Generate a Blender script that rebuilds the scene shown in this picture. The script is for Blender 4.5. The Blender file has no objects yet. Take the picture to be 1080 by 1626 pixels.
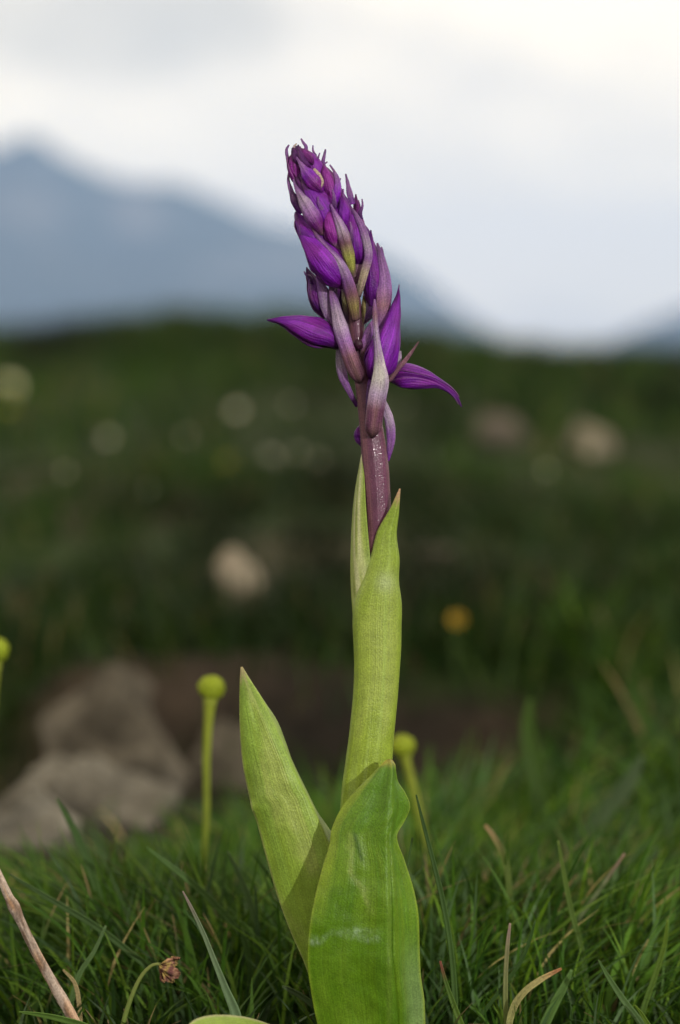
import bpy, bmesh, math, random
import numpy as np
from mathutils import Vector, Matrix, noise as mn

random.seed(4)
rng = np.random.default_rng(11)
scene = bpy.context.scene
COL = scene.collection
R = math.radians

# ------------------------------------------------------------------ camera
W0, H0, F = 1080.0, 1626.0, 4518.0          # photograph size and focal length in its pixels
CAM = np.array([0.0, -0.75, 0.18])
PITCH = math.atan(213.0 / F)                # looking slightly down
cam_d = bpy.data.cameras.new('camera')
cam = bpy.data.objects.new('camera', cam_d); COL.objects.link(cam)
cam.location = CAM; cam.rotation_euler = (math.pi / 2 - PITCH, 0, 0)
cam_d.sensor_fit = 'VERTICAL'; cam_d.sensor_height = 36.0; cam_d.sensor_width = 24.0
cam_d.lens = F / H0 * 36.0
cam_d.clip_start = 0.02; cam_d.clip_end = 60000
cam_d.dof.use_dof = True; cam_d.dof.focus_distance = 0.745; cam_d.dof.aperture_fstop = 8.6
scene.camera = cam
_c, _s = math.cos(PITCH), math.sin(PITCH)

def P(px, py, dy=0.0):
    """photo pixel + distance behind the orchid (m, along the view) -> point in the scene"""
    a, b = (px - 540.0) / F, (813.0 - py) / F
    d = np.array([a, b * _s + _c, b * _c - _s])
    return CAM + d * ((0.75 + dy) / d[1])

# ------------------------------------------------------------------ world, sun, exposure
SUN_EL, SUN_AZ = R(13), R(28)               # low, from behind the camera and to its right
SUN_DIR = Vector((math.sin(SUN_AZ) * math.cos(SUN_EL), -math.cos(SUN_AZ) * math.cos(SUN_EL), math.sin(SUN_EL)))
world = bpy.data.worlds.new('World'); scene.world = world; world.use_nodes = True
nt = world.node_tree; nt.nodes.clear()
def wn(t, **k):
    n = nt.nodes.new(t)
    for a, v in k.items(): setattr(n, a, v)
    return n
wo = wn('ShaderNodeOutputWorld'); bg = wn('ShaderNodeBackground')
sky = wn('ShaderNodeTexSky', sky_type='NISHITA', sun_disc=False, sun_elevation=SUN_EL, sun_rotation=math.pi - SUN_AZ)
sc_ = wn('ShaderNodeVectorMath', operation='SCALE'); sc_.inputs['Scale'].default_value = 0.12
nt.links.new(sky.outputs[0], sc_.inputs[0])
tc = wn('ShaderNodeTexCoord'); mp = wn('ShaderNodeMapping')
mp.inputs['Scale'].default_value = (7, 7, 15); mp.inputs['Location'].default_value = (3.1, 0.4, 1.35)
nt.links.new(tc.outputs['Generated'], mp.inputs['Vector'])
nz = wn('ShaderNodeTexNoise'); nz.inputs['Scale'].default_value = 1.0; nz.inputs['Detail'].default_value = 3; nz.inputs['Roughness'].default_value = 0.5
nt.links.new(mp.outputs[0], nz.inputs['Vector'])
cr_ = wn('ShaderNodeValToRGB')
e = cr_.color_ramp.elements
e[0].position = 0.30; e[0].color = (1.30, 1.18, 0.99, 1)
e[1].position = 0.50; e[1].color = (1.80, 1.57, 1.20, 1)
nt.links.new(nz.outputs['Fac'], cr_.inputs['Fac'])
# one grey bank of cloud, high on the left
sep = wn('ShaderNodeSeparateXYZ'); nt.links.new(tc.outputs['Generated'], sep.inputs[0])
nz3 = wn('ShaderNodeTexNoise'); nz3.inputs['Scale'].default_value = 26; nz3.inputs['Detail'].default_value = 3
nt.links.new(tc.outputs['Generated'], nz3.inputs['Vector'])
def wm(op, a_, b_):
    n = wn('ShaderNodeMath', operation=op)
    for i_, v_ in enumerate((a_, b_)):
        if isinstance(v_, (int, float)): n.inputs[i_].default_value = v_
        else: nt.links.new(v_, n.inputs[i_])
    return n.outputs[0]
qx = wm('DIVIDE', wm('SUBTRACT', sep.outputs['X'], -0.095), 0.085); qz = wm('DIVIDE', wm('SUBTRACT', sep.outputs['Z'], 0.125), 0.022)
rr_ = wm('ADD', wm('ADD', wm('MULTIPLY', qx, qx), wm('MULTIPLY', qz, qz)), wm('MULTIPLY', wm('SUBTRACT', nz3.outputs['Fac'], 0.5), 2.2))
front_ = wm('GREATER_THAN', sep.outputs['Y'], 0.0)
mb = wn('ShaderNodeMapRange', interpolation_type='SMOOTHSTEP'); mb.inputs['From Min'].default_value = 1.7; mb.inputs['From Max'].default_value = 0.0
mb.inputs['To Min'].default_value = 0.0; mb.inputs['To Max'].default_value = 0.66
nt.links.new(rr_, mb.inputs['Value'])
mxb = wn('ShaderNodeMix', data_type='RGBA'); nt.links.new(wm('MULTIPLY', mb.outputs[0], front_), mxb.inputs['Factor'])
nt.links.new(cr_.outputs['Color'], mxb.inputs['A']); mxb.inputs['B'].default_value = (0.76, 0.72, 0.62, 1)
# cloud cover lets a little of the blue through
nz2 = wn('ShaderNodeTexNoise'); nz2.inputs['Scale'].default_value = 2.3; nz2.inputs['Detail'].default_value = 4
nt.links.new(tc.outputs['Generated'], nz2.inputs['Vector'])
mr = wn('ShaderNodeMapRange'); mr.inputs['From Min'].default_value = 0.25; mr.inputs['From Max'].default_value = 0.5
mr.inputs['To Min'].default_value = 0.86; mr.inputs['To Max'].default_value = 1.0
nt.links.new(nz2.outputs['Fac'], mr.inputs['Value'])
mx = wn('ShaderNodeMix', data_type='RGBA')
nt.links.new(mr.outputs[0], mx.inputs['Factor']); nt.links.new(sc_.outputs[0], mx.inputs['A']); nt.links.new(mxb.outputs['Result'], mx.inputs['B'])
nt.links.new(mx.outputs['Result'], bg.inputs['Color']); bg.inputs['Strength'].default_value = 1.0
nt.links.new(bg.outputs[0], wo.inputs['Surface'])

sun_d = bpy.data.lights.new('sun', 'SUN'); sun = bpy.data.objects.new('sun', sun_d); COL.objects.link(sun)
sun_d.energy = 3.8; sun_d.angle = R(1.0); sun_d.color = (1.0, 0.965, 0.91)
sun.rotation_euler = SUN_DIR.to_track_quat('Z', 'Y').to_euler(); sun.location = (3, -5, 4)

vs = scene.view_settings
vs.view_transform = 'Standard'; vs.look = 'None'; vs.exposure = 0.0; vs.gamma = 1.0; vs.use_curve_mapping = False
scene.cycles.use_denoising = True
scene.cycles.max_bounces = 6; scene.cycles.transparent_max_bounces = 8
scene.cycles.volume_bounces = 0

# ------------------------------------------------------------------ helpers
def tag(o, label=None, cat=None, group=None, kind=None):
    if label: o['label'] = label
    if cat: o['category'] = cat
    if group: o['group'] = group
    if kind: o['kind'] = kind
    return o

def empty(name, loc):
    o = bpy.data.objects.new(name, None); COL.objects.link(o); o.location = Vector([float(v) for v in loc])
    o.empty_display_size = 0.01
    return o

def mesh(name, verts, faces, mat=None, parent=None, cols=None, uvs=None, smooth=True, solid=0.0):
    me = bpy.data.meshes.new(name)
    if parent is not None:
        off = np.array(parent['_w']) if '_w' in parent else np.array(parent.matrix_world.translation if parent.parent else parent.location)
    else:
        off = np.zeros(3)
    v = np.asarray(verts, dtype=float)
    if parent is None and name not in ('ground', 'mountain', 'hill', 'grass', 'haze'):
        off = np.array([v[:, 0].mean(), v[:, 1].mean(), v[:, 2].min()])
    me.from_pydata((v - off).tolist(), [], faces)
    if smooth: me.polygons.foreach_set('use_smooth', [True] * len(me.polygons))
    if cols is not None:
        a = me.color_attributes.new('Col', 'FLOAT_COLOR', 'POINT')
        c = np.ones((len(v), 4)); c[:, :3] = cols
        a.data.foreach_set('color', c.ravel())
    if uvs is not None:
        ul = me.uv_layers.new(name='UVMap')
        li = np.zeros(len(me.loops), dtype=np.int32); me.loops.foreach_get('vertex_index', li)
        ul.data.foreach_set('uv', np.asarray(uvs)[li].ravel())
    if mat: me.materials.append(mat)
    o = bpy.data.objects.new(name, me); COL.objects.link(o)
    if parent is not None:
        o.parent = parent
        # remember the world origin of this part so that sub-parts can be placed
        o['_w'] = [float(x) for x in off]
    else:
        o.location = Vector([float(x) for x in off])
    if solid:
        m = o.modifiers.new('thickness', 'SOLIDIFY'); m.thickness = solid; m.offset = 0
    me.update()
    return o

def resample(pts, n):
    """Catmull-Rom through pts (k,m), n samples, parameter by chord length of the first 3 columns"""
    p = np.asarray(pts, float)
    d = np.sqrt((np.diff(p[:, :min(3, p.shape[1])], axis=0) ** 2).sum(1)) + 1e-9
    t = np.concatenate([[0], np.cumsum(d)]); t /= t[-1]
    m = np.zeros_like(p)
    m[1:-1] = (p[2:] - p[:-2]) / (t[2:] - t[:-2])[:, None]
    m[0] = (p[1] - p[0]) / (t[1] - t[0]); m[-1] = (p[-1] - p[-2]) / (t[-1] - t[-2])
    s = np.linspace(0, 1, n); i = np.clip(np.searchsorted(t, s, side='right') - 1, 0, len(t) - 2)
    h = (t[i + 1] - t[i])[:, None]; u = ((s - t[i]) / (t[i + 1] - t[i]))[:, None]
    return (2 * u**3 - 3 * u**2 + 1) * p[i] + (u**3 - 2 * u**2 + u) * h * m[i] + (-2 * u**3 + 3 * u**2) * p[i + 1] + (u**3 - u**2) * h * m[i + 1]

def sm(a, b, x):
    t = np.clip((np.asarray(x, float) - a) / (b - a), 0, 1); return t * t * (3 - 2 * t)

def vn(x, y, seed=0):
    """value noise, vectorised, 0..1"""
    x = np.asarray(x, float); y = np.asarray(y, float)
    xi, yi = np.floor(x), np.floor(y); fx, fy = x - xi, y - yi
    fx, fy = fx * fx * (3 - 2 * fx), fy * fy * (3 - 2 * fy)
    def hsh(a, b):
        q = np.sin(a * 127.1 + b * 311.7 + seed * 74.7) * 43758.5453
        return q - np.floor(q)
    return (hsh(xi, yi) * (1 - fx) + hsh(xi + 1, yi) * fx) * (1 - fy) + (hsh(xi, yi + 1) * (1 - fx) + hsh(xi + 1, yi + 1) * fx) * fy

def fbm(x, y, seed=0, o=3):
    v = 0; a = 0.5; k = 0
    for i in range(o):
        v = v + a * vn(np.asarray(x) * 2**i, np.asarray(y) * 2**i, seed + i * 13); k += a; a *= 0.5
    return v / k

def mix(a, b, f):
    f = np.asarray(f)[..., None]; return np.asarray(a) * (1 - f) + np.asarray(b) * f

def grid_faces(nu, nv, closed=False):
    f = []
    for j in range(nv - 1):
        for i in range(nu if closed else nu - 1):
            a = j * nu + i; b = j * nu + (i + 1) % nu
            f.append((a, b, b + nu, a + nu))
    return f

# ------------------------------------------------------------------ materials
def material(name):
    m = bpy.data.materials.new(name); m.use_nodes = True
    t = m.node_tree; t.nodes.clear()
    o = t.nodes.new('ShaderNodeOutputMaterial'); p = t.nodes.new('ShaderNodeBsdfPrincipled')
    t.links.new(p.outputs[0], o.inputs['Surface'])
    return m, t, p, o

def tex_noise(t, vec, scale, detail=3.0, rough=0.55):
    n = t.nodes.new('ShaderNodeTexNoise'); n.inputs['Scale'].default_value = scale
    n.inputs['Detail'].default_value = detail; n.inputs['Roughness'].default_value = rough
    if vec is not None: t.links.new(vec, n.inputs['Vector'])
    return n.outputs['Fac']

def remap(t, val, a, b, c, d):
    n = t.nodes.new('ShaderNodeMapRange')
    for k, v in zip(('From Min', 'From Max', 'To Min', 'To Max'), (a, b, c, d)): n.inputs[k].default_value = v
    t.links.new(val, n.inputs['Value']); return n.outputs[0]

def scale_col(t, col, fac):
    n = t.nodes.new('ShaderNodeVectorMath'); n.operation = 'SCALE'
    t.links.new(col, n.inputs[0]); t.links.new(fac, n.inputs['Scale']); return n.outputs[0]

def mathn(t, op, a, b):
    n = t.nodes.new('ShaderNodeMath'); n.operation = op
    for i, v in enumerate((a, b)):
        if isinstance(v, (int, float)): n.inputs[i].default_value = v
        else: t.links.new(v, n.inputs[i])
    return n.outputs[0]

def mapping(t, out, scale):
    n = t.nodes.new('ShaderNodeMapping'); n.inputs['Scale'].default_value = scale
    t.links.new(out, n.inputs['Vector']); return n.outputs[0]

def tissue(name, vein=(30, 1.2), veinamt=0.25, speck=0.2, speck_scale=2500, rough=0.45, spec=0.4, trans=0.2, bump=0.3, sheen=0.0, glit=0.0):
    """plant tissue: colour from the mesh, lengthwise veins along the UVs, fine cell speckle"""
    m, t, p, o = material(name)
    at = t.nodes.new('ShaderNodeAttribute'); at.attribute_name = 'Col'
    tcn = t.nodes.new('ShaderNodeTexCoord')
    v1 = tex_noise(t, mapping(t, tcn.outputs['UV'], (vein[0], vein[1], 1)), 1.0, 2.0)
    v2 = tex_noise(t, tcn.outputs['Object'], speck_scale, 1.0)
    v3 = tex_noise(t, tcn.outputs['Object'], 260, 3.0)
    f = mathn(t, 'ADD', remap(t, v1, 0.3, 0.7, 1 - veinamt, 1 + veinamt), remap(t, v2, 0.3, 0.75, -speck * 0.5, speck))
    f = mathn(t, 'MULTIPLY', f, remap(t, v3, 0.3, 0.7, 0.88, 1.12))
    c = scale_col(t, at.outputs['Color'], f)
    t.links.new(c, p.inputs['Base Color'])
    p.inputs['Roughness'].default_value = rough; p.inputs['Specular IOR Level'].default_value = spec
    if glit:
        g = remap(t, tex_noise(t, tcn.outputs['Object'], 3600, 0.0), 0.60, 0.72, 0, 1)
        t.links.new(remap(t, g, 0, 1, rough, 0.16), p.inputs['Roughness'])
        t.links.new(remap(t, g, 0, 1, spec, min(1, spec + glit)), p.inputs['Specular IOR Level'])
    if sheen: p.inputs['Sheen Weight'].default_value = sheen; p.inputs['Sheen Roughness'].default_value = 0.4
    b = t.nodes.new('ShaderNodeBump'); b.inputs['Strength'].default_value = bump; b.inputs['Distance'].default_value = 0.0004
    hh = mathn(t, 'ADD', v1, mathn(t, 'MULTIPLY', v2, 0.5))
    t.links.new(hh, b.inputs['Height']); t.links.new(b.outputs[0], p.inputs['Normal'])
    if trans:
        tr = t.nodes.new('ShaderNodeBsdfTranslucent'); t.links.new(c, tr.inputs['Color'])
        ms = t.nodes.new('ShaderNodeMixShader'); ms.inputs[0].default_value = trans
        t.links.new(p.outputs[0], ms.inputs[1]); t.links.new(tr.outputs[0], ms.inputs[2]); t.links.new(ms.outputs[0], o.inputs['Surface'])
    return m

M_LEAF = tissue('orchid_leaf', (46, 0.8), 0.10, 0.26, 2200, 0.42, 0.28, 0.18, 0.6)
M_PETAL = tissue('orchid_petal', (24, 1.4), 0.38, 0.24, 2600, 0.40, 0.26, 0.12, 1.0, 0.0)
M_BRACT = tissue('orchid_bract', (24, 1.6), 0.32, 0.40, 2600, 0.42, 0.30, 0.18, 0.8, 0.0, 0.4)
M_STEM = tissue('orchid_stem', (26, 0.6), 0.25, 0.35, 2600, 0.45, 0.25, 0.0, 0.5, 0.0, 0.5)
M_GRASS = tissue('grass_blade', (3, 2.0), 0.10, 0.10, 1500, 0.55, 0.14, 0.2, 0.1)
M_DRY = tissue('dry_plant', (8, 3.0), 0.3, 0.35, 1800, 0.8, 0.15, 0.05, 0.8)

def rock_mat(name, c1, c2, c3, sc=20):
    m, t, p, o = material(name)
    tcn = t.nodes.new('ShaderNodeTexCoord')
    n1 = tex_noise(t, tcn.outputs['Object'], sc, 5.0, 0.6); n2 = tex_noise(t, tcn.outputs['Object'], sc * 9, 4.0, 0.65)
    r = t.nodes.new('ShaderNodeValToRGB'); e = r.color_ramp.elements
    e[0].position = 0.33; e[0].color = (*c1, 1); e[1].position = 0.66; e[1].color = (*c3, 1)
    q = e.new(0.5); q.color = (*c2, 1)
    t.links.new(n1, r.inputs['Fac'])
    t.links.new(scale_col(t, r.outputs['Color'], remap(t, n2, 0.3, 0.7, 0.7, 1.3)), p.inputs['Base Color'])
    p.inputs['Roughness'].default_value = 0.92; p.inputs['Specular IOR Level'].default_value = 0.15
    b = t.nodes.new('ShaderNodeBump'); b.inputs['Strength'].default_value = 0.7; b.inputs['Distance'].default_value = 0.004
    t.links.new(n2, b.inputs['Height']); t.links.new(b.outputs[0], p.inputs['Normal'])
    return m
M_ROCK = rock_mat('brown_rock', (0.025, 0.021, 0.0145), (0.064, 0.055, 0.040), (0.12, 0.106, 0.081), 26)
M_SLAB = rock_mat('grey_rock', (0.045, 0.040, 0.030), (0.105, 0.096, 0.076), (0.18, 0.166, 0.136), 30)
M_PALE = rock_mat('pale_stone', (0.17, 0.14, 0.10), (0.25, 0.21, 0.155), (0.34, 0.29, 0.22), 60)
M_DULL = rock_mat('dull_stone', (0.08, 0.068, 0.054), (0.115, 0.098, 0.078), (0.15, 0.128, 0.10), 60)

# ground: dark turf, bare soil where the mesh says so
m, t, p, o = material('ground'); M_GROUND = m
at = t.nodes.new('ShaderNodeAttribute'); at.attribute_name = 'Col'
tcn = t.nodes.new('ShaderNodeTexCoord')
g1 = tex_noise(t, tcn.outputs['Object'], 60, 5.0, 0.65); g2 = tex_noise(t, tcn.outputs['Object'], 7, 4.0)
t.links.new(scale_col(t, scale_col(t, at.outputs['Color'], remap(t, g1, 0.3, 0.7, 0.55, 1.45)), remap(t, g2, 0.3, 0.7, 0.7, 1.3)), p.inputs['Base Color'])
p.inputs['Roughness'].default_value = 0.95; p.inputs['Specular IOR Level'].default_value = 0.1
b = t.nodes.new('ShaderNodeBump'); b.inputs['Strength'].default_value = 0.8; b.inputs['Distance'].default_value = 0.006
t.links.new(g1, b.inputs['Height']); t.links.new(b.outputs[0], p.inputs['Normal'])

# far mountains: forest below, pale rock and scree in patches
m, t, p, o = material('mountain'); M_MOUNT = m
tcn = t.nodes.new('ShaderNodeTexCoord')
r = t.nodes.new('ShaderNodeValToRGB'); e = r.color_ramp.elements
e[0].position = 0.54; e[0].color = (0.03, 0.042, 0.03, 1); e[1].position = 0.74; e[1].color = (0.16, 0.15, 0.14, 1)
t.links.new(tex_noise(t, tcn.outputs['Object'], 0.006, 6.0, 0.5), r.inputs['Fac']); t.links.new(r.outputs['Color'], p.inputs['Base Color'])
p.inputs['Roughness'].default_value = 1.0; p.inputs['Specular IOR Level'].default_value = 0.0

# ------------------------------------------------------------------ terrain
RX = np.array([-60, -8, -3, -1.08, -0.75, -0.55, -0.28, 0.0, 0.32, 0.7, 1.08, 3, 8, 60])     # across the ridge (m)
RPY = 27 + np.array([572, 568, 560, 543, 520, 500, 502, 515, 540, 562, 576, 588, 592, 594])       # skyline there, in photo pixels
RD = 9.0
def soil_mask(x, d):
    edge = 0.05 * (fbm(x * 14, d * 14, 5) - 0.5)
    a = (1 - sm(0.08, 0.16, x + edge * 2)) * sm(-0.62, -0.42, x + edge * 2)
    start = np.interp(x, [-0.3, -0.10, -0.04, 0.03, 0.10, 0.3], [1.02, 1.03, 1.10, 1.12, 1.20, 1.4])
    top = 1.53 - 0.16 * (1 - sm(-0.19, -0.13, x)) + 0.14 * (vn(x * 9 + 2.3, 0 * x, 15) - 0.5) + 0.04 * (vn(x * 31, 0 * x, 16) - 0.5)
    return a * sm(-0.03, 0.05, d - start + edge) * (1 - sm(-0.03, 0.03, d - top + edge))
def terrain(x, y):
    x = np.asarray(x, float); y = np.asarray(y, float); d = y + 0.75
    z = 0.012 * (fbm(x * 9 + 3, y * 9, 1) - 0.5) * sm(0.02, 0.2, np.hypot(x, y)) * (1 - sm(6, 12, d))
    side = 1 - sm(0.05, 0.22, x)                       # the earth bank fades out to the right
    dip = sm(1.08, 1.36, d) * (1 - sm(1.42, 1.54, d + 0.03 * (vn(x * 12, 0, 3) - 0.5)))
    z = z - 0.035 * dip * (0.35 + 0.65 * side)
    zr = 0.18 + (600 - np.interp(x, RX, RPY)) / F * RD
    up = np.clip((d - 1.45) / (RD - 1.45), 0, 1)
    rise = 0.019 * sm(1.42, 1.56, d) + (zr - 0.019) * (0.93 * up + 0.07 * sm(0, 1, up))
    z = z + np.where(d < RD, rise, zr)
    z = z + 0.09 * (fbm(x * 2.2, y * 1.7, 8) - 0.5) * sm(1.8, 3.5, d) * (1 - sm(7, 9, d))
    z = z + 0.07 * (fbm(x * 3.4, y * 2, 21) - 0.5) * sm(6, 8, d)
    far = np.clip(d - RD, 0, None)
    z = z - 0.3 * (1 - np.exp(-far / 4)) * sm(0, 4, far) - 30 * sm(8, 400, far)
    return z

U = np.arange(-175, 176)
gx = 0.28 * np.sinh(U * 0.0600); gy = 0.30 * np.sinh(U * 0.0596)
gx *= 9000 / gx.max(); gy *= 9000 / gy.max()
gy = gy + 0.45
GX, GY = np.meshgrid(gx, gy)
GZ = terrain(GX, GY)
smk = soil_mask(GX, GY + 0.75)
GZ = GZ + smk * 0.022 * (fbm(GX * 26, GY * 26, 9) - 0.5)
pat = fbm(GX * 3.0, GY * 2.2, 31, 3)
turf = mix((0.010, 0.020, 0.003), (0.015, 0.021, 0.005), sm(0.45, 0.65, pat))
soilc = mix((0.010, 0.008, 0.0058), (0.026, 0.0185, 0.0125), sm(0.45, 0.68, fbm(GX * 11, GY * 11, 77)))
gcol = mix(turf.reshape(-1, 3), soilc.reshape(-1, 3), smk.ravel())
gf = (0.5 * fbm(GX * 5 + 7, GY * 5, 44) > 0.32).astype(float)
gcol = mix(gcol, (0.036, 0.025, 0.017), (gf * 0.5).ravel() * sm(1.5, 1.7, GY + 0.75).ravel() * (1 - sm(4, 6, GY).ravel()))
ground = mesh('ground', np.stack([GX.ravel(), GY.ravel(), GZ.ravel()], 1), grid_faces(len(U), len(U)), M_GROUND, cols=gcol)
tag(ground, kind='structure')

def on_ground(px, py, dmin=0.8, dmax=14.0):
    """where the ray through a photo pixel first meets the ground"""
    ds = np.linspace(dmin, dmax, 4000)
    q = P(px, py, 0) - CAM
    pts = CAM[None] + q[None] * (ds / 0.75)[:, None]
    hit = np.nonzero(pts[:, 2] <= terrain(pts[:, 0], pts[:, 1]))[0]
    i = hit[0] if len(hit) else len(ds) - 1
    p_ = pts[i]; return np.array([p_[0], p_[1], float(terrain(p_[0], p_[1]))]), ds[i]

# ------------------------------------------------------------------ mountains
def mountain(name, prof, D, depth, seed):
    pr = resample(prof, 160)
    n = 60; rows = []
    for j in range(n):
        f = j / (n - 1) * 2 - 1                        # -1 front foot, 0 crest, 1 back foot
        y = D + f * depth
        x = (pr[:, 0] - 540) / F * D
        h = 0.18 + (600 - pr[:, 1]) / F * D + 35
        shape = (1 - abs(f)) ** 1.15
        rough = (fbm(x / 160, np.full_like(x, y / 160), seed, 4) - 0.5) * 0.35 * abs(f) ** 0.6 * (1 - abs(f)) * 2
        rows.append(np.stack([x, np.full_like(x, y), -35 + h * np.clip(shape * (1 + rough * 2), 0, None)], 1))
    return tag(mesh(name, np.concatenate(rows), grid_faces(160, n), M_MOUNT), kind='structure')
mountain('mountain', [(-1500, 560), (-900, 430), (-450, 330), (-150, 262), (-20, 238), (42, 214), (105, 240), (190, 282), (285, 296), (345, 322), (420, 352), (500, 366), (590, 402), (660, 440), (730, 490), (800, 540), (880, 596)], 6000, 1500, 4)
mountain('hill', [(830, 640), (900, 580), (980, 535), (1080, 490), (1180, 450), (1400, 440), (1800, 470), (2300, 560)], 5200, 1100, 17)

# ------------------------------------------------------------------ the orchid
MM = 0.001
orchid = empty('orchid', (float(P(585, 1690)[0]), 0.0, 0.0))
tag(orchid, 'withering purple orchid with pale green leaves and a spike of closed flowers', 'orchid')
PXM = 0.75 / F                                          # metres per photo pixel at the orchid

def leaf(name, columns, colfn, parent=orchid, nv=150, nu=41, mat=None, solid=0.0002, sharp=(), wob=0.0, seed=0, groove=None):
    """surface through lengthwise lines given as (photo x, photo y, mm behind the stem), tip first"""
    cs = [resample(np.array([[a, b_, c * MM] for a, b_, c in c_]), nv) for c_ in columns]
    cs = np.stack(cs, 1)                                # nv, k, 3
    k = cs.shape[1]; us = np.linspace(0, 1, nu); verts = np.zeros((nv, nu, 3))
    for j in range(nv):
        row = cs[j].copy()
        d = np.sqrt((np.diff(row[:, :2], axis=0) ** 2).sum(1) + (np.diff(row[:, 2]) / PXM) ** 2) + 1e-3
        tt = np.concatenate([[0], np.cumsum(d)]); tt /= tt[-1]
        if sharp:
            r_ = np.stack([np.interp(us, np.linspace(0, 1, k), row[:, q]) for q in range(3)], 1)
        else:
            r_ = resample(np.concatenate([row[:, :2] * PXM, row[:, 2:]], 1), nu); r_[:, :2] /= PXM
        verts[j] = r_
    vv = np.linspace(0, 1, nv)[:, None] + 0 * us[None]; uu = us[None] + 0 * vv
    if wob: verts[..., 2] += wob * MM * (fbm(uu * 4 + 1, vv * 9, seed) - 0.5) * sm(0, 0.1, vv)
    if groove is not None:
        kx = np.interp(verts[..., 1], [g_[1] for g_ in groove], [g_[0] for g_ in groove])
        verts[..., 2] += 0.9 * MM * np.exp(-((verts[..., 0] - kx) / 3.0) ** 2) * sm(0.1, 0.3, vv)
    pts = np.array([P(*q) for q in verts.reshape(-1, 3)])
    cols = colfn(uu, vv, verts).reshape(-1, 3)
    return mesh(name, pts, grid_faces(nu, nv), mat or M_LEAF, parent, cols=cols, uvs=np.stack([uu.ravel(), vv.ravel()], 1), solid=solid)

PALE = np.array((0.208, 0.282, 0.030)); PALE2 = np.array((0.255, 0.312, 0.060)); MID = np.array((0.16, 0.25, 0.02))
TIPP = np.array((0.40, 0.25, 0.15)); EDGE = np.array((0.42, 0.42, 0.17))

def col_sheath(u, v, q):
    c = mix(np.broadcast_to(PALE, u.shape + (3,)), PALE2, 0.8 * sm(0.45, 0.75, fbm(u * 3, v * 6, 2)))
    c = mix(c, MID, 0.35 * (1 - sm(0.02, 0.3, v)))
    c = mix(c, (0.27, 0.36, 0.07), 0.7 * sm(0.55, 0.7, vn(u * 17, v * 1.2, 7)))
    e_ = np.minimum(u, 1 - u); c = mix(c, EDGE, (1 - sm(0.0, 0.03, e_)))
    pt = np.exp(-(((q[..., 0] - 612) / 14) ** 2 + ((q[..., 1] - 925) / 16) ** 2)); c = mix(c, (0.38, 0.43, 0.24), 0.5 * pt)
    return mix(c, TIPP, 1 - sm(0.004, 0.04, v + 0.015 * (vn(u * 7, v * 40, 3) - 0.5)))

def wrap(L, Rr, bulge, front):
    """lengthwise lines of a leaf rolled round the stem, from its left and right outlines"""
    n = 26; L = resample(np.array(L, float), n); Rr = resample(np.array(Rr, float), n); out = []
    for a in (-118, -90, -55, -20, 20, 55, 90, 118):
        s_ = math.sin(R(a)); c_ = math.cos(R(a))
        col = []
        for i in range(n):
            m_ = (L[i] + Rr[i]) / 2; hw = (Rr[i] - L[i]) / 2; w_ = hw[0] * 1000 * PXM
            col.append((m_[0] + hw[0] * s_, m_[1] + hw[1] * s_, front + bulge * w_ * (1 - c_)))
        out.append(col)
    return out

# the leaf that sheathes the stem
LB = [(634.5, 776), (628, 798), (611, 819), (600, 843), (590.7, 876), (581, 906), (568, 937), (561, 961), (561, 1000), (563, 1050), (562, 1092), (559, 1128), (553, 1182), (546, 1232), (542, 1268), (540, 1340), (545, 1450), (555, 1560), (565, 1700)]
RB = [(635.5, 776), (637, 791), (631.5, 824), (629.6, 865), (634, 887), (632.5, 905), (632, 916), (637, 943), (637.5, 969), (637, 1000), (636, 1040), (633, 1080), (630, 1120), (626, 1160), (623, 1200), (621, 1260), (620, 1360), (618, 1450), (615, 1700)]
lf = leaf('leaf', wrap(LB, RB, 0.75, -5.6), col_sheath, nv=220, nu=49, wob=0.9, seed=5)
lf['label'] = 'tall pale green leaf rolled round the stem'
# dark speck on it
def blob(name, c, r, mat, parent, col, n=14, squash=(1, 1, 1), lump=0.0, seed=0):
    vs_, fs = [], []
    for j in range(n + 1):
        th = math.pi * j / n
        for i in range(n * 2):
            ph = math.pi * i / n
            d = np.array((math.sin(th) * math.cos(ph), math.sin(th) * math.sin(ph), math.cos(th)))
            k = 1 + lump * (mn.noise(Vector(d * 3.1 + seed)))
            vs_.append(np.asarray(c) + d * r * k * np.array(squash))
    fs = grid_faces(n * 2, n + 1, True)
    return mesh(name, vs_, fs, mat, parent, cols=np.broadcast_to(col, (len(vs_), 3)), uvs=np.zeros((len(vs_), 2)))
blob('speck', P(572, 1184, -0.0046), 0.00052, M_DRY, lf, (0.03, 0.015, 0.01), 6, (1.3, 0.6, 1))

# the leaf tip behind it
def col_back(u, v, q):
    c = mix(np.broadcast_to(PALE2, u.shape + (3,)), (0.46, 0.47, 0.24), sm(0.4, 0.7, vn(u * 8, v * 3, 3)))
    c = mix(c, MID, 0.6 * sm(0.72, 0.95, u))
    return mix(c, (0.5, 0.46, 0.3), 1 - sm(0.0, 0.06, v))
leaf('leaf', [[(574.6, 720, -1), (565.7, 769, 1), (561, 806, 1.5), (558, 856, 1.5), (557, 902, 1), (558, 939, .5), (562, 990, 0.5), (570, 1050, 1)],
              [(575, 720, -1.5), (570, 769, -1.2), (568, 806, -1.8), (567, 856, -2.2), (567, 902, -2.6), (568, 939, -2.4), (572, 990, -2), (577, 1050, 0)],
              [(575.4, 720, -1.5), (579, 766, -2.6), (581, 803, -3.2), (585, 852, -3.8), (589, 897, -4), (592, 935, -3.8), (592, 985, -3), (590, 1050, -1)]],
     col_back, nv=80, nu=17)

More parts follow.
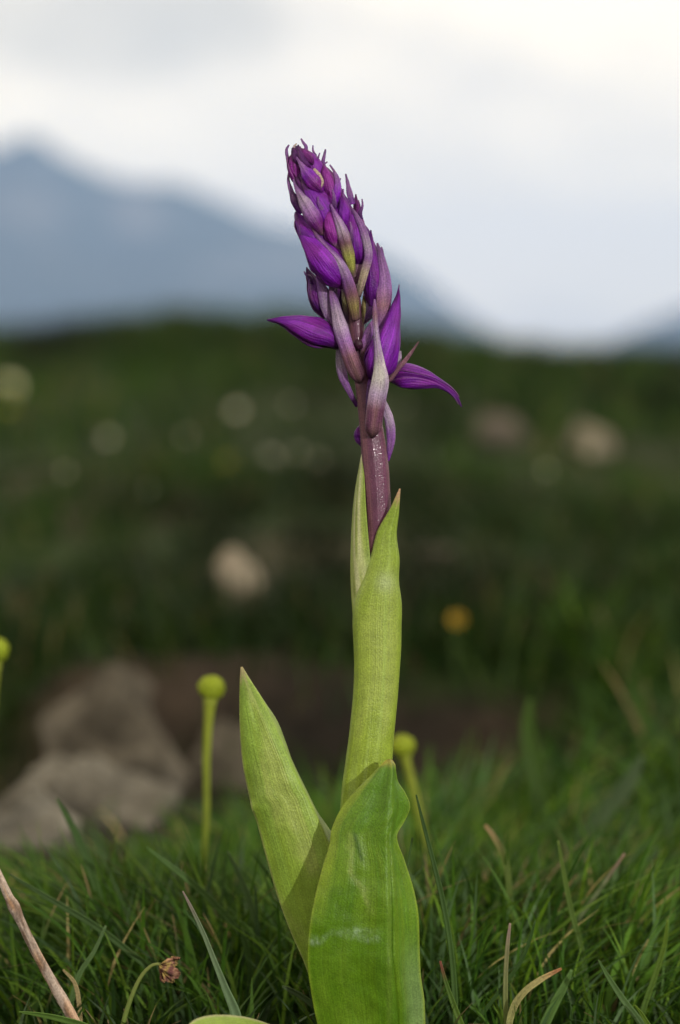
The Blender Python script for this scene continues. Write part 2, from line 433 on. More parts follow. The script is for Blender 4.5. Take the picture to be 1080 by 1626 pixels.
# left leaf, folded along its keel
def col_left(u, v, q):
    c = mix(np.broadcast_to((0.185, 0.27, 0.032), u.shape + (3,)), (0.245, 0.305, 0.066), sm(0.4, 0.7, fbm(u * 4, v * 7, 12)))
    c = mix(c, (0.20, 0.31, 0.045), 0.6 * sm(0.58, 0.72, vn(u * 20, v * 1.3, 9)))
    c = mix(c, (0.24, 0.34, 0.04), 0.7 * sm(0.6, 0.75, u) * (1 - sm(0.75, 0.85, u)))
    c = mix(c, (0.19, 0.28, 0.03), sm(0.86, 0.9, u))
    e_ = np.minimum(u, 1 - u); c = mix(c, EDGE, 0.8 * (1 - sm(0, 0.025, e_)))
    return mix(c, (0.36, 0.27, 0.15), 0.8 * (1 - sm(0.004, 0.05, v + 0.03 * (vn(u * 9, v * 30, 3) - 0.5))))
A_L = [(382.5, 1059, 0), (381, 1085, 0), (381, 1150, 0), (386, 1215, 0), (397, 1268, 0.5), (400, 1284, -0.8), (407, 1302, 0.3), (420, 1350, 0.3), (440, 1420, 0.5), (462, 1480, 0.5), (480, 1520, 1), (495, 1560, 1), (520, 1626, 1.5), (550, 1700, 2)]
A_F = [(383.5, 1059, 0), (395, 1079, -1), (417, 1114, -2.2), (435, 1156, -3.5), (454, 1197, -4.4), (467, 1226, -4.8), (482, 1257, -5), (498, 1289, -5), (519, 1339, -4.5), (529, 1372, -4), (540, 1450, -3), (550, 1540, -2), (558, 1620, -1), (572, 1700, 0)]
A_R = [(384, 1059, 0.4), (396, 1078, 0.6), (419, 1113, 1), (440, 1145, 2), (455, 1183, 3), (463, 1206, 3.4), (488, 1258, 4), (503, 1288, 4), (528, 1326, 4), (545, 1372, 4), (556, 1450, 4), (566, 1540, 4), (573, 1620, 4), (580, 1700, 4)]
n_ = 14
A_M1 = [(l[0] * .68 + f[0] * .32, l[1] * .68 + f[1] * .32, l[2] * .68 + f[2] * .32 - 2.0 * sm(0, 4, i)) for i, (l, f) in enumerate(zip(A_L, A_F))]
A_M2 = [(l[0] * .3 + f[0] * .7, l[1] * .3 + f[1] * .7, l[2] * .3 + f[2] * .7 - 1.6 * sm(0, 4, i)) for i, (l, f) in enumerate(zip(A_L, A_F))]
A_FR = [(f[0] * .6 + r[0] * .4 + 1.2, f[1] * .6 + r[1] * .4, f[2] * .6 + r[2] * .4) for f, r in zip(A_F, A_R)]
leaf('leaf', [A_L, A_M1, A_M2, A_F, A_FR, A_R], col_left, nv=170, nu=49, wob=1.0, seed=15)['label'] = 'pale pointed left leaf folded along its keel'

# front leaf: darker, hooded tip, folded back on its right
def col_front(u, v, q):
    x, y = q[..., 0], q[..., 1]
    c = mix(np.broadcast_to((0.068, 0.145, 0.005), u.shape + (3,)), (0.098, 0.18, 0.010), sm(0.35, 0.7, fbm(u * 5, v * 6, 22)))
    c = mix(c, (0.075, 0.165, 0.008), 0.8 * (1 - sm(0.05, 0.3, v)) * sm(0.1, 0.3, u))
    c = mix(c, (0.07, 0.16, 0.01), 0.5 * sm(0.6, 0.72, vn(u * 22, v * 1.5, 29)))
    # scar running down from the tip, and a patchy paler band across
    sx = np.interp(y, [1318, 1350, 1385, 1410, 1430, 1450], [556, 560, 556, 576, 582, 590])
    sc = np.exp(-((x - sx) / (3 + 6 * vn(x / 9, y / 9, 41))) ** 2) * sm(1315, 1330, y) * (1 - sm(1440, 1460, y)) * (0.35 + 0.65 * vn(x / 6, y / 8, 51))
    c = mix(c, (0.22, 0.27, 0.07), 0.65 * sc)
    sx2 = np.interp(y, [1310, 1340, 1375], [558, 568, 577]); c = mix(c, (0.03, 0.07, 0.008), 0.75 * np.exp(-((x - sx2) / 3.5) ** 2) * sm(1312, 1330, y) * (1 - sm(1360, 1376, y)))
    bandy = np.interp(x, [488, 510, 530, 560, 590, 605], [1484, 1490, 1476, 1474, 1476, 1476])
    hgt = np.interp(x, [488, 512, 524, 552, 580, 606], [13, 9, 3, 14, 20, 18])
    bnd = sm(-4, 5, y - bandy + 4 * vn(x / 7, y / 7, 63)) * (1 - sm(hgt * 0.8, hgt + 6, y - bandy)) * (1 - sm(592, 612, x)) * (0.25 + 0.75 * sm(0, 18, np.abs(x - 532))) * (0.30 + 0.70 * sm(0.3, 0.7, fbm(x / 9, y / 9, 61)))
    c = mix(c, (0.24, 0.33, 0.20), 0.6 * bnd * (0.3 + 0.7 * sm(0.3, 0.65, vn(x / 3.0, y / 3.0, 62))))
    c = mix(c, (0.17, 0.25, 0.04), 0.3 * np.exp(-((x - 618) / 4.0) ** 2) * sm(1330, 1400, y))
    g_ = sm(0.72, 0.92, u) * sm(1450, 1590, y); c = mix(c, (0.17, 0.25, 0.10), 0.6 * g_)
    e_ = np.minimum(u, 1 - u); c = mix(c, (0.22, 0.28, 0.025), 0.55 * (1 - sm(0.0, 0.035, e_)))
    c = mix(c, (0.2, 0.26, 0.02), 0.6 * (1 - sm(0.05, 0.16, u)) * (1 - sm(0.35, 0.6, v)))
    return mix(c, (0.30, 0.25, 0.05), 0.8 * (1 - sm(0.002, 0.035, v + 0.012 * (vn(u * 7, v * 40, 3) - 0.5))))
C_L = [(615, 1206.5, -12), (606, 1214, -13), (592, 1229, -13), (577, 1244, -13), (562, 1259, -13), (543, 1282, -13), (527, 1317, -13.5), (523.5, 1341, -14), (511, 1382, -15), (498.5, 1432, -16), (490.7, 1476, -16), (488, 1527, -15), (493.8, 1574, -13), (503, 1621, -10), (525, 1700, -5)]
C_K = [(619, 1206, -12.5), (621, 1213, -15), (622, 1224, -16.5), (622, 1238, -17.5), (621, 1254, -18), (620, 1276, -18.5), (618, 1312, -19), (618, 1334, -19.5), (619, 1379, -20), (620.5, 1430, -20.5), (621, 1476, -20), (622, 1520, -19), (626, 1560, -17), (631, 1612, -14), (632, 1700, -8)]
C_R = [(622, 1206.5, -12), (627, 1214, -13), (628.5, 1226, -13), (632, 1242, -12), (643, 1259, -11), (651, 1281, -10), (642, 1304, -12), (630, 1328, -15), (642, 1366, -13), (656, 1410, -12), (664, 1450, -12), (666, 1500, -11), (668, 1548, -10), (674, 1592, -8), (676, 1700, -4)]
def lerp3(a, b_, f, dz): return [(p_[0] * (1 - f) + q_[0] * f, p_[1] * (1 - f) + q_[1] * f, p_[2] * (1 - f) + q_[2] * f + dz * float(sm(0, 3, i))) for i, (p_, q_) in enumerate(zip(a, b_))]
leaf('leaf', [C_L, lerp3(C_L, C_K, .3, -0.8), lerp3(C_L, C_K, .7, 0.3), C_K, lerp3(C_K, C_R, .45, 0.9), C_R], col_front, nv=190, nu=91, wob=1.6, seed=25, solid=0.0003, groove=[(621, 1206), (621, 1276), (618, 1331), (619, 1379), (621, 1441), (621, 1504), (626, 1552), (631, 1615), (632, 1700)])['label'] = 'broad darker green front leaf with a pale band and yellow edge'

# low basal leaf arching towards the viewer
def col_low(u, v, q): return mix(np.broadcast_to((0.2, 0.29, 0.04), u.shape + (3,)), (0.42, 0.42, 0.2), (1 - sm(0, 0.05, np.minimum(u, 1 - u))))
leaf('leaf', [[(272, 1668, -62), (303, 1624, -50), (328, 1613.5, -42), (362, 1612, -36), (398, 1617, -28), (440, 1632, -18), (560, 1700, -3)],
              [(272, 1672, -63), (300, 1650, -56), (330, 1642, -50), (365, 1640, -44), (400, 1644, -36), (445, 1656, -26), (560, 1708, -8)],
              [(272, 1676, -64), (298, 1690, -60), (330, 1688, -56), (370, 1686, -50), (410, 1690, -42), (455, 1696, -32), (565, 1716, -12)]], col_low, nv=60, nu=15)

# ---- stem
def frames(c):
    T = np.gradient(c, axis=0); T /= np.linalg.norm(T, axis=1)[:, None]
    N = np.array([0, -1.0, 0])[None] - T * (T @ np.array([0, -1.0, 0]))[:, None]
    N /= np.linalg.norm(N, axis=1)[:, None] + 1e-9
    return T, N, np.cross(T, N)

def tube(name, pts, mat, parent, colfn, n=60, seg=24, ridge=None, depth=1.0, w_at=None):
    """pts: (photo x, photo y, m behind the stem, full width in photo pixels)"""
    q = resample(np.array([[a, b_, c / PXM, w] for a, b_, c, w in pts]), n); q[:, 2] *= PXM
    c = np.array([P(*r_[:3]) for r_ in q]); T, N, B = frames(c)
    rad = q[:, 3] / 2 * (0.75 + q[:, 2]) / F
    th = np.arange(seg) / seg * 2 * math.pi
    V, C_, UV = [], [], []
    for j in range(n):
        k = 1.0 if ridge is None else ridge(th, j / (n - 1))
        V.append(c[j] + (N[j] * (np.cos(th) * depth * k)[:, None] + B[j] * (np.sin(th) * k)[:, None]) * max(rad[j], 1e-5))
        tt = np.full(seg, j / (n - 1)); C_.append(colfn(th, tt)); UV.append(np.stack([th / (2 * math.pi), tt], 1))
    faces = grid_faces(seg, n, True) + [tuple(range(seg - 1, -1, -1)), tuple(range((n - 1) * seg, n * seg))]
    return mesh(name, np.concatenate(V), faces, mat, parent, cols=np.concatenate(C_), uvs=np.concatenate(UV))

def col_stem(th, t):
    g = sm(0.0, 1.0, t)
    c = mix(np.broadcast_to((0.17, 0.17, 0.045), th.shape + (3,)), (0.115, 0.045, 0.060), sm(0.40, 0.52, t))
    c = mix(c, (0.088, 0.026, 0.055), sm(0.50, 0.62, t))
    rib = sm(0.25, 0.9, np.cos(th * 3 + 2.2)); c = mix(c, (0.14, 0.075, 0.060), 0.35 * rib)
    grv = sm(0.86, 1.0, np.cos(th * 3 + 0.75)); c = mix(c, (0.045, 0.018, 0.03), 0.5 * grv)
    return c
def rid_stem(th, t): return 1 + 0.05 * np.cos(th * 3 + 2.2) + 0.025 * np.cos(th * 7 + 1) - 0.06 * sm(0.86, 1, np.cos(th * 3 + 0.75))
tube('stem', [(590, 1700, 0, 48), (590, 1400, 0, 46), (598, 1000, 0, 44), (601, 850, 0, 40), (599, 800, 0, 41), (595, 740, 0, 42), (590, 690, 0, 38), (583, 640, 0, 33), (575, 592, 0, 28), (568, 540, 0, 25), (563, 490, 0, 23), (555, 440, 0, 20), (544, 380, 0, 18), (526, 325, 0, 15), (502, 275, 0, 11), (485, 248, 0, 5)],
     M_STEM, orchid, col_stem, 150, 48, rid_stem)

# ---- flower buds: a body under overlapping sepals
PUR = np.array((0.122, 0.0045, 0.235)); PURD = np.array((0.042, 0.005, 0.062)); PURR = np.array((0.155, 0.010, 0.175)); PINK = np.array((0.36, 0.17, 0.30)); CREAM = np.array((0.45, 0.36, 0.27))
LIL = np.array((0.225, 0.090, 0.300)); LILP = np.array((0.345, 0.250, 0.385)); ROSY = np.array((0.135, 0.058, 0.085)); TAN = np.array((0.36, 0.30, 0.10)); YG = np.array((0.34, 0.35, 0.085)); WHITE = np.array((0.50, 0.46, 0.45))

def bud(pts, main=PUR, base=None, depth=0.85, phi=0.0, nsep=2, label=None):
    """pts from base to tip: (photo x, photo y, mm behind stem, full width px)"""
    base = PURD if base is None else base
    pts = [(a, b_, c * MM, w * 0.90) for a, b_, c, w in pts]
    sd = random.random() * 50
    def cf(th, t):
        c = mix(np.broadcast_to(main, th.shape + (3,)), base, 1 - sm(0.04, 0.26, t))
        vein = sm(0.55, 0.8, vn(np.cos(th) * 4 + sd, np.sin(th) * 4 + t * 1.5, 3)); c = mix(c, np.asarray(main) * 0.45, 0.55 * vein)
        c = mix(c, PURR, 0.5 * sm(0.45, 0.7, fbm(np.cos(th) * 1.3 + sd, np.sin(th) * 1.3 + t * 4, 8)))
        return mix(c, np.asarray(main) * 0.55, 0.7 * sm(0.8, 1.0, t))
    def rg(th, t): return 0.96 + 0.15 * np.abs(np.cos(1.5 * th + phi)) ** 1.5 - 0.05 + 0.035 * np.cos(8 * th + sd + 2.5 * np.sin(5 * np.asarray(t) + sd)) * sm(0.05, 0.3, t) + 0.20 * (vn(np.cos(th) * 2.0 + sd, np.sin(th) * 2.0 + np.asarray(t) * 6, 2) - 0.5) * sm(0.0, 0.2, t)
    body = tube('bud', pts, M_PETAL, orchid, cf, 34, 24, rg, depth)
    if label: body['label'] = label
    q = resample(np.array([[a, b_, c / PXM, w] for a, b_, c, w in pts]), 40); q[:, 2] *= PXM
    c = np.array([P(*r_[:3]) for r_ in q]); T, N, B = frames(c); rad = q[:, 3] / 2 * (0.75 + q[:, 2]) / F
    for k in range(nsep):
        ph = phi + k * 2 * math.pi / max(nsep, 2) + random.uniform(-0.2, 0.2)
        nu_ = 17; V, C_, UV = [], [], []
        e0 = 0.96 - 0.07 * k
        for j in range(40):
            t_ = j / 39; fj = t_ * 39 * e0; j0 = min(38, int(fj)); fr = fj - j0
            cj, Nj, Bj, rj = (arr[j0] * (1 - fr) + arr[j0 + 1] * fr for arr in (c, N, B, rad))
            al = R(88) * (math.sin(math.pi * min(1, 0.18 + 0.82 * t_)) ** 0.6 * 0.9 + 0.06)
            u_ = np.linspace(-1, 1, nu_); th = ph + al * u_
            lift = (1.045 + 0.03 * (1 - np.abs(u_)) + 0.55 * max(0, (t_ - 0.72)) ** 1.3 * 4 * (0.4 + (k + sd) % 1.0) + 0.03 * np.sin(t_ * 9 + u_ * 3 + sd))
            kk = lift * rg(th, t_ * e0) * max(rj, 1.2e-4) + 0.00008
            V.append(cj + Nj * (np.cos(th) * depth * kk)[:, None] + Bj * (np.sin(th) * kk)[:, None])
            tt = np.full(nu_, t_); cc = cf(th, tt * e0)
            cc = mix(cc, np.asarray(main) * 1.35 + np.array((0.05, 0.018, 0.06)), 0.7 * (1 - np.abs(u_)) ** 2 * sm(0.3, 0.7, vn(u_ * 3 + sd, t_ * 6 + k, 19)))
            cc = mix(cc, PINK * 0.75, 0.35 * sm(0.88, 1, np.abs(u_)))
            C_.append(cc); UV.append(np.stack([u_ * 0.5 + 0.5, tt], 1))
        mesh('sepal', np.concatenate(V), grid_faces(nu_, 40), M_PETAL, body, cols=np.concatenate(C_), uvs=np.concatenate(UV), solid=0.00018)
    return body

def bract(pts, cols, cup=0.45, keel=0.10, roll=0.0, n=50, nu_=17, label=None, name='bract', edge=None):
    """pts from tip to base: (photo x, photo y, mm behind stem, full width px); cols along it"""
    q = resample(np.array([[a, b_, c * MM / PXM, w] for a, b_, c, w in pts]), n); q[:, 2] *= PXM
    c = np.array([P(*r_[:3]) for r_ in q]); T, N, B = frames(c); hw = np.maximum(q[:, 3], 2.6 * np.clip(np.arange(n) / 7, 0.12, 1)) / 2 * (0.75 + q[:, 2]) / F
    sd = random.random() * 40; hw = hw * (1 + 0.22 * (vn(np.arange(n) / n * 8 + sd, np.zeros(n), 5) - 0.5)) * 0.93
    u_ = np.linspace(-1, 1, nu_); V, C_, UV = [], [], []
    cc_ = np.array(cols, float); ts = np.linspace(0, 1, len(cc_))
    for j in range(n):
        t_ = j / (n - 1)
        n2 = N[j] * math.cos(roll) + B[j] * math.sin(roll); b2 = B[j] * math.cos(roll) - N[j] * math.sin(roll)
        prof = cup * np.cos(u_ * math.pi / 2 * 0.95) * 1.3 + keel * np.exp(-(u_ / 0.18) ** 2) + 0.10 * np.sin(6 * t_ + u_ * 2 + sd) + 0.05 * np.cos(u_ * 9 + 3 * t_ + sd)
        V.append(c[j] + n2 * (hw[j] * prof)[:, None] + b2 * (hw[j] * np.sin(u_ * math.pi / 2 * 0.97))[:, None])
        base = np.array([np.interp(t_, ts, cc_[:, k]) for k in range(3)])
        col = mix(np.broadcast_to(base, (nu_, 3)), base * 0.62, 0.8 * sm(0.5, 0.75, vn(u_ * 4 + sd, t_ * 3, 4)))
        col = mix(col, base * np.array((0.62, 0.45, 0.75)), 0.75 * sm(0.48, 0.72, fbm(u_ * 1.5 + sd, t_ * 7 + sd, 14)))
        col = mix(col, (base * 0.85 + np.array((0.03, 0.03, 0.0))), 0.6 * np.exp(-(u_ / 0.2) ** 2))
        col = mix(col, edge if edge is not None else base * 1.15, 0.6 * sm(0.8, 1, np.abs(u_)))
        C_.append(col); UV.append(np.stack([u_ * 0.5 + 0.5, np.full(nu_, t_)], 1))
    o = mesh(name, np.concatenate(V), grid_faces(nu_, n), M_BRACT, orchid, cols=np.concatenate(C_), uvs=np.concatenate(UV), solid=0.00018)
    if label: o['label'] = label
    return o

# top of the spike
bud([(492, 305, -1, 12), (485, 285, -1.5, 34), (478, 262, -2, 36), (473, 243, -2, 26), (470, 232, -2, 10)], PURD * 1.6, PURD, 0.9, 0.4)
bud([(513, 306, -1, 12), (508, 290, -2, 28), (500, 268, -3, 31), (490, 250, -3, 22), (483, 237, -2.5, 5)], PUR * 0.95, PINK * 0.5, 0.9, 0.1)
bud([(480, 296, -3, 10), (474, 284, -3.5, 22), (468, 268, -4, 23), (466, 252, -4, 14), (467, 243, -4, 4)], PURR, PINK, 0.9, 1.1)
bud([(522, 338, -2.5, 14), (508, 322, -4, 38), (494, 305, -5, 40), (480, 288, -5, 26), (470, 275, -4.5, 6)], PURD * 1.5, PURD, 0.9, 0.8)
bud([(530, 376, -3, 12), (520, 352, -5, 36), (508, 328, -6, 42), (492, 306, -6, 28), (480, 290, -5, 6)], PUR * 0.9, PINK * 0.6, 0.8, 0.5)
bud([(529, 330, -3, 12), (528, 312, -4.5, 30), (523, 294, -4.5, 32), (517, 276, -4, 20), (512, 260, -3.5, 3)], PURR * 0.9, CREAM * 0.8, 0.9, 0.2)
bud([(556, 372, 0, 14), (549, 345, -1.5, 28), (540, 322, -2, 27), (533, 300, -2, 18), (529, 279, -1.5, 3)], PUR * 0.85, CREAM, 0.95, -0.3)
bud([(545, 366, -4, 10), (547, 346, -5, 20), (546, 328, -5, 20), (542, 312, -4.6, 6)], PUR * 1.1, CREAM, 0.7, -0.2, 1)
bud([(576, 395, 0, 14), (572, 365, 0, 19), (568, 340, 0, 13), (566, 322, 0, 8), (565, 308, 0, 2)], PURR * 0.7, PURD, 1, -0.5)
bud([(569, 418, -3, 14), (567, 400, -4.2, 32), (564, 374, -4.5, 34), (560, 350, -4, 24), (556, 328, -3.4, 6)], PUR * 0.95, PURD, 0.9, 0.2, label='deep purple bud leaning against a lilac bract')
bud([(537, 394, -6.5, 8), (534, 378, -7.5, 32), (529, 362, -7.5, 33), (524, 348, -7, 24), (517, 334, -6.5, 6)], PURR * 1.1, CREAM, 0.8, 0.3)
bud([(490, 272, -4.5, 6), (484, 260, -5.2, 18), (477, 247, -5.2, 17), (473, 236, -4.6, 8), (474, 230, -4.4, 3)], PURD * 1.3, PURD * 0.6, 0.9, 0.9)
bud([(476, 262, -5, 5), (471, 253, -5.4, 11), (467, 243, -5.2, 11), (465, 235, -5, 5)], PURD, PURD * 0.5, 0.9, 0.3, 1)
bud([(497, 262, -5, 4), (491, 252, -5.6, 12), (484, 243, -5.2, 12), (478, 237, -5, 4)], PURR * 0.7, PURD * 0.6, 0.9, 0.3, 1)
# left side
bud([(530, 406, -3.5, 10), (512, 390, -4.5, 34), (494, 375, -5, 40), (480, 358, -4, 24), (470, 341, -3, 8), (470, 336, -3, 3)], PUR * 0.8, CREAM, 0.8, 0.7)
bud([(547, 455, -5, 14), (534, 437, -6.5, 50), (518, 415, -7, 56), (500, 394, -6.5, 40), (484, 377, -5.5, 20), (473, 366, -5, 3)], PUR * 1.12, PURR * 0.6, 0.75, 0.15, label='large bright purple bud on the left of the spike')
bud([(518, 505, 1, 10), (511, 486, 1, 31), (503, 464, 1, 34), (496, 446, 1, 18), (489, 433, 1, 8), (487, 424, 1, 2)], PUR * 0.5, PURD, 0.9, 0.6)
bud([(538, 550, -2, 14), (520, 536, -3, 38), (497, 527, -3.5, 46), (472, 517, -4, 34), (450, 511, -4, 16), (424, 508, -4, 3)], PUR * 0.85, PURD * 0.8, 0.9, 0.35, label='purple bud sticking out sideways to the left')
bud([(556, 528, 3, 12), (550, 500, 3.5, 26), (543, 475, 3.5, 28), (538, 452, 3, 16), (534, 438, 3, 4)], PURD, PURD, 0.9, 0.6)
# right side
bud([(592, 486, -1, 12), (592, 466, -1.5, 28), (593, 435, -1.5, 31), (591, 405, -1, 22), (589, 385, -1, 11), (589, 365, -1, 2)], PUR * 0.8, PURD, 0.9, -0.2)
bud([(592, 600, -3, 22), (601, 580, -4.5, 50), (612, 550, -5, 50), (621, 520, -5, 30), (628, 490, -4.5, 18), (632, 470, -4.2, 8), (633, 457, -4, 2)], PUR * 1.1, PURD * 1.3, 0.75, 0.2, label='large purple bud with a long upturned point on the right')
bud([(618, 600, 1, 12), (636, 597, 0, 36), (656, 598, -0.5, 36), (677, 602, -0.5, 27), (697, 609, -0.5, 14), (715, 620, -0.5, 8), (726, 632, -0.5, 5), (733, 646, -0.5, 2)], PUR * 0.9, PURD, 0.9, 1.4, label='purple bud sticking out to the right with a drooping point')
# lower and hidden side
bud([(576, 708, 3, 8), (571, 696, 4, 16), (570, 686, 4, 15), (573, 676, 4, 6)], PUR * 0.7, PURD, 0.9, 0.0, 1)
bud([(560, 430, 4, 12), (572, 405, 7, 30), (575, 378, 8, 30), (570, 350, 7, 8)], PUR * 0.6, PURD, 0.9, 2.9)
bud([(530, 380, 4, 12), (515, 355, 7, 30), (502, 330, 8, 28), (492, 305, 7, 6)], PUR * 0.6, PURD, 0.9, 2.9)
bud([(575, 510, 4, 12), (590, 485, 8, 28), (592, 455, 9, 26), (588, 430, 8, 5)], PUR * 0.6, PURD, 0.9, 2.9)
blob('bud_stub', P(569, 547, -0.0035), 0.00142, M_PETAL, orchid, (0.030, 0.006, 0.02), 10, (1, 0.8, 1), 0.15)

# bracts: top ones first
bract([(478, 220, -3, 1.5), (482, 227, -3, 4), (486, 233, -3, 5), (485, 242, -3, 7)], [LIL, LIL, PUR])
bract([(459, 230, -3.5, 1.5), (455, 238, -3.5, 4), (457, 252, -3.5, 5), (461, 268, -3.5, 9), (468, 284, -3, 9)], [LIL * 0.8, LIL, LIL, PUR])
bract([(460, 268, -3, 2), (458, 286, -3.2, 4), (463, 305, -3.4, 8), (470, 322, -3.5, 14), (480, 338, -3, 12)], [LIL * 0.7, LIL, LIL * 0.8, PUR])
bract([(471, 228, -4, 1), (467, 233, -4.2, 3.5), (467, 240, -4, 5), (470, 250, -3.8, 5)], [CREAM, LILP, LIL])
bract([(468, 246, -6, 2), (476, 258, -6.6, 5), (486, 273, -7.4, 18), (497, 287, -8, 27), (507, 299, -7.4, 16), (512, 306, -6, 8)], [LIL, LIL, PUR * 1.4, PURR * 1.2, PUR], 0.5, 0.1, 0, edge=None)
bract([(499, 268, -7, 3), (504, 277, -8, 9), (510, 288, -8.4, 8), (508, 297, -8.2, 7), (505, 302, -7.4, 3)], [CREAM, CREAM * 1.1, CREAM, PINK], 0.3, 0)
bract([(466, 285, -5, 2), (471, 299, -6, 7), (481, 316, -7.4, 18), (491, 333, -8, 26), (501, 350, -8, 24), (513, 371, -6.5, 12)], [LIL, LIL, LILP * 0.9, LIL, PURR, ROSY], 0.55, 0.15)
bract([(517, 237, -2, 1.5), (515, 247, -2, 4), (513, 258, -2, 6), (515, 266, -2, 5)], [LIL * 0.7, LIL, PUR])
bract([(524, 262, -5, 1.5), (531, 273, -6, 4), (536, 288, -6.8, 9), (535, 308, -7, 12), (530, 328, -6, 8)], [LIL * 0.8, LIL, PUR * 1.8, PUR * 1.3], 0.5)
bract([(549, 276, -1, 1.5), (552, 290, -1, 5), (555, 306, -1.5, 9), (560, 325, -2, 9)], [LIL * 0.6, LIL, LIL, PUR])
bract([(557, 329, -6, 1.5), (566, 342, -6.4, 6), (575, 362, -6.6, 11), (583, 388, -6.6, 13), (585, 408, -6.4, 14), (580, 428, -6, 14), (574, 450, -5, 13), (569, 470, -3, 9)], [LIL * 0.8, LIL, LIL, LILP, LIL, CREAM * 0.95, CREAM, ROSY], 0.55)
bract([(525, 324, -8, 2), (532, 340, -8.8, 8), (541, 360, -9.6, 17), (548, 382, -9.8, 20), (553, 402, -9, 19), (558, 425, -7, 13), (561, 438, -4, 10)], [LIL * 1.1, LIL, LILP * 0.9, ROSY * 1.3, YG, YG * 1.05, PINK * 0.8], 0.6, 0.12, label='lilac bract with a yellow-green base')
bract([(496, 362, -7, 2), (506, 378, -8, 6), (522, 396, -9, 9), (536, 412, -9.4, 12), (546, 430, -9.2, 18), (553, 450, -8.4, 20), (560, 475, -6.6, 19), (565, 506, -3, 15)], [ROSY, LIL, LIL, LILP, LIL, ROSY * 1.5, TAN, ROSY], 0.6, 0.1)
bract([(482, 386, -3, 2), (488, 400, -3.5, 8), (495, 415, -3.5, 10), (504, 428, -3, 7)], [PURD * 0.8, PURD, LIL * 0.5, PURD], 0.5)
bract([(570, 408, -3, 14), (567, 428, -3, 15), (563, 450, -2.5, 11)], [PINK * 0.7, PINK * 0.8, ROSY], 0.7, 0, name='ovary')
bract([(504, 424, -1, 4), (508, 442, -1.6, 12), (513, 466, -2, 18), (519, 490, -2, 17), (527, 513, -1.5, 9), (540, 532, 0, 5)], [LIL * 1.1, LIL * 1.1, LILP * 0.8, LIL, ROSY], 0.5)
bract([(524, 450, -3, 4), (529, 470, -3.6, 12), (535, 496, -4.4, 18), (542, 524, -5.4, 26), (551, 553, -5.8, 26), (561, 580, -5, 27), (568, 596, -4, 22), (571, 605, -2.5, 10)], [ROSY, LIL, LILP * 0.85, LILP, LIL * 1.1, ROSY * 1.5, ROSY, ROSY * 0.8], 0.55, 0.08, label='pale lilac bract against the front of the stem')
bract([(537, 553, -1, 6), (541, 578, -1.5, 15), (546, 602, -1.6, 14), (556, 624, -1, 9), (567, 645, 1, 5)], [LILP * 0.7, LILP * 0.75, LIL, LIL * 0.8, PUR], 0.4)
bract([(599, 386, -2, 2), (605, 408, -2.6, 12), (610, 440, -3, 21), (610, 470, -3.2, 25), (607, 498, -3, 22), (599, 526, -2.4, 9), (590, 548, -2, 6)], [LIL * 0.8, LIL, LIL * 1.15, ROSY * 1.7, LIL * 1.1, LIL], 0.45, 0.1)
bract([(594, 508, -3.2, 4), (587, 524, -3.6, 13), (582, 540, -3.6, 15), (578, 556, -3, 11), (576, 572, -1.5, 6)], [LIL * 1.1, LIL, LIL * 1.1, ROSY * 1.1, ROSY], 0.5)
bract([(595, 475, -7, 2), (595.5, 496, -7.4, 8), (597, 524, -7.8, 9), (600, 552, -8.2, 12), (603, 580, -8.6, 20), (604, 604, -8.6, 29), (599, 632, -8, 29), (595, 660, -7, 29), (593, 680, -5.6, 27), (592, 691, -3.6, 12)], [LIL * 1.1, ROSY * 1.8, LILP, LILP, WHITE * 0.9, WHITE * 0.95, LILP * 1.05, ROSY * 1.4, ROSY * 1.3, ROSY], 0.6, 0.06, label='long whitish bract hanging down the front of the stem', edge=LILP)
bract([(635, 557, 0, 4), (632, 570, 0, 12), (624, 584, -0.5, 14), (615, 598, -1, 13), (609, 612, -1, 7)], [LILP, LILP * 0.9, LIL, LIL * 0.9], 0.4, 0)
bract([(665, 542.5, -2.5, 1.2), (655, 557, -2.5, 4), (643, 573, -2.6, 7), (630, 588, -2.6, 8), (617, 604, -2.2, 9)], [ROSY, ROSY * 1.6, ROSY * 1.7, ROSY * 1.5, ROSY], 0.4, 0.1, label='thin dry pinkish bract pointing up to the right')
bract([(607, 628, 1, 3), (613, 650, 0.4, 12), (619, 672, 0, 17), (621, 695, 0.2, 14), (619, 715, 0.6, 9), (616, 732, 1, 4)], [LILP, LILP, LILP, LIL * 1.1, LIL, PUR * 1.4], 0.4, 0, edge=WHITE)
bract([(590, 596, -4, 5), (587, 615, -3.6, 9), (585, 640, -3.2, 8), (583, 660, -2.2, 4)], [PUR, LIL * 0.6, LIL * 0.6, PURD], 0.4)
bract([(545, 455, 1, 6), (548, 480, 0, 10), (553, 505, -0.5, 9), (558, 528, -0.5, 5)], [PURD, TAN * 0.4, PURD * 1.2, ROSY], 0.4)
bract([(579, 470, 0, 5), (577, 495, -0.6, 7), (574, 520, -1, 6)], [TAN * 0.7, TAN * 0.5, ROSY], 0.4)

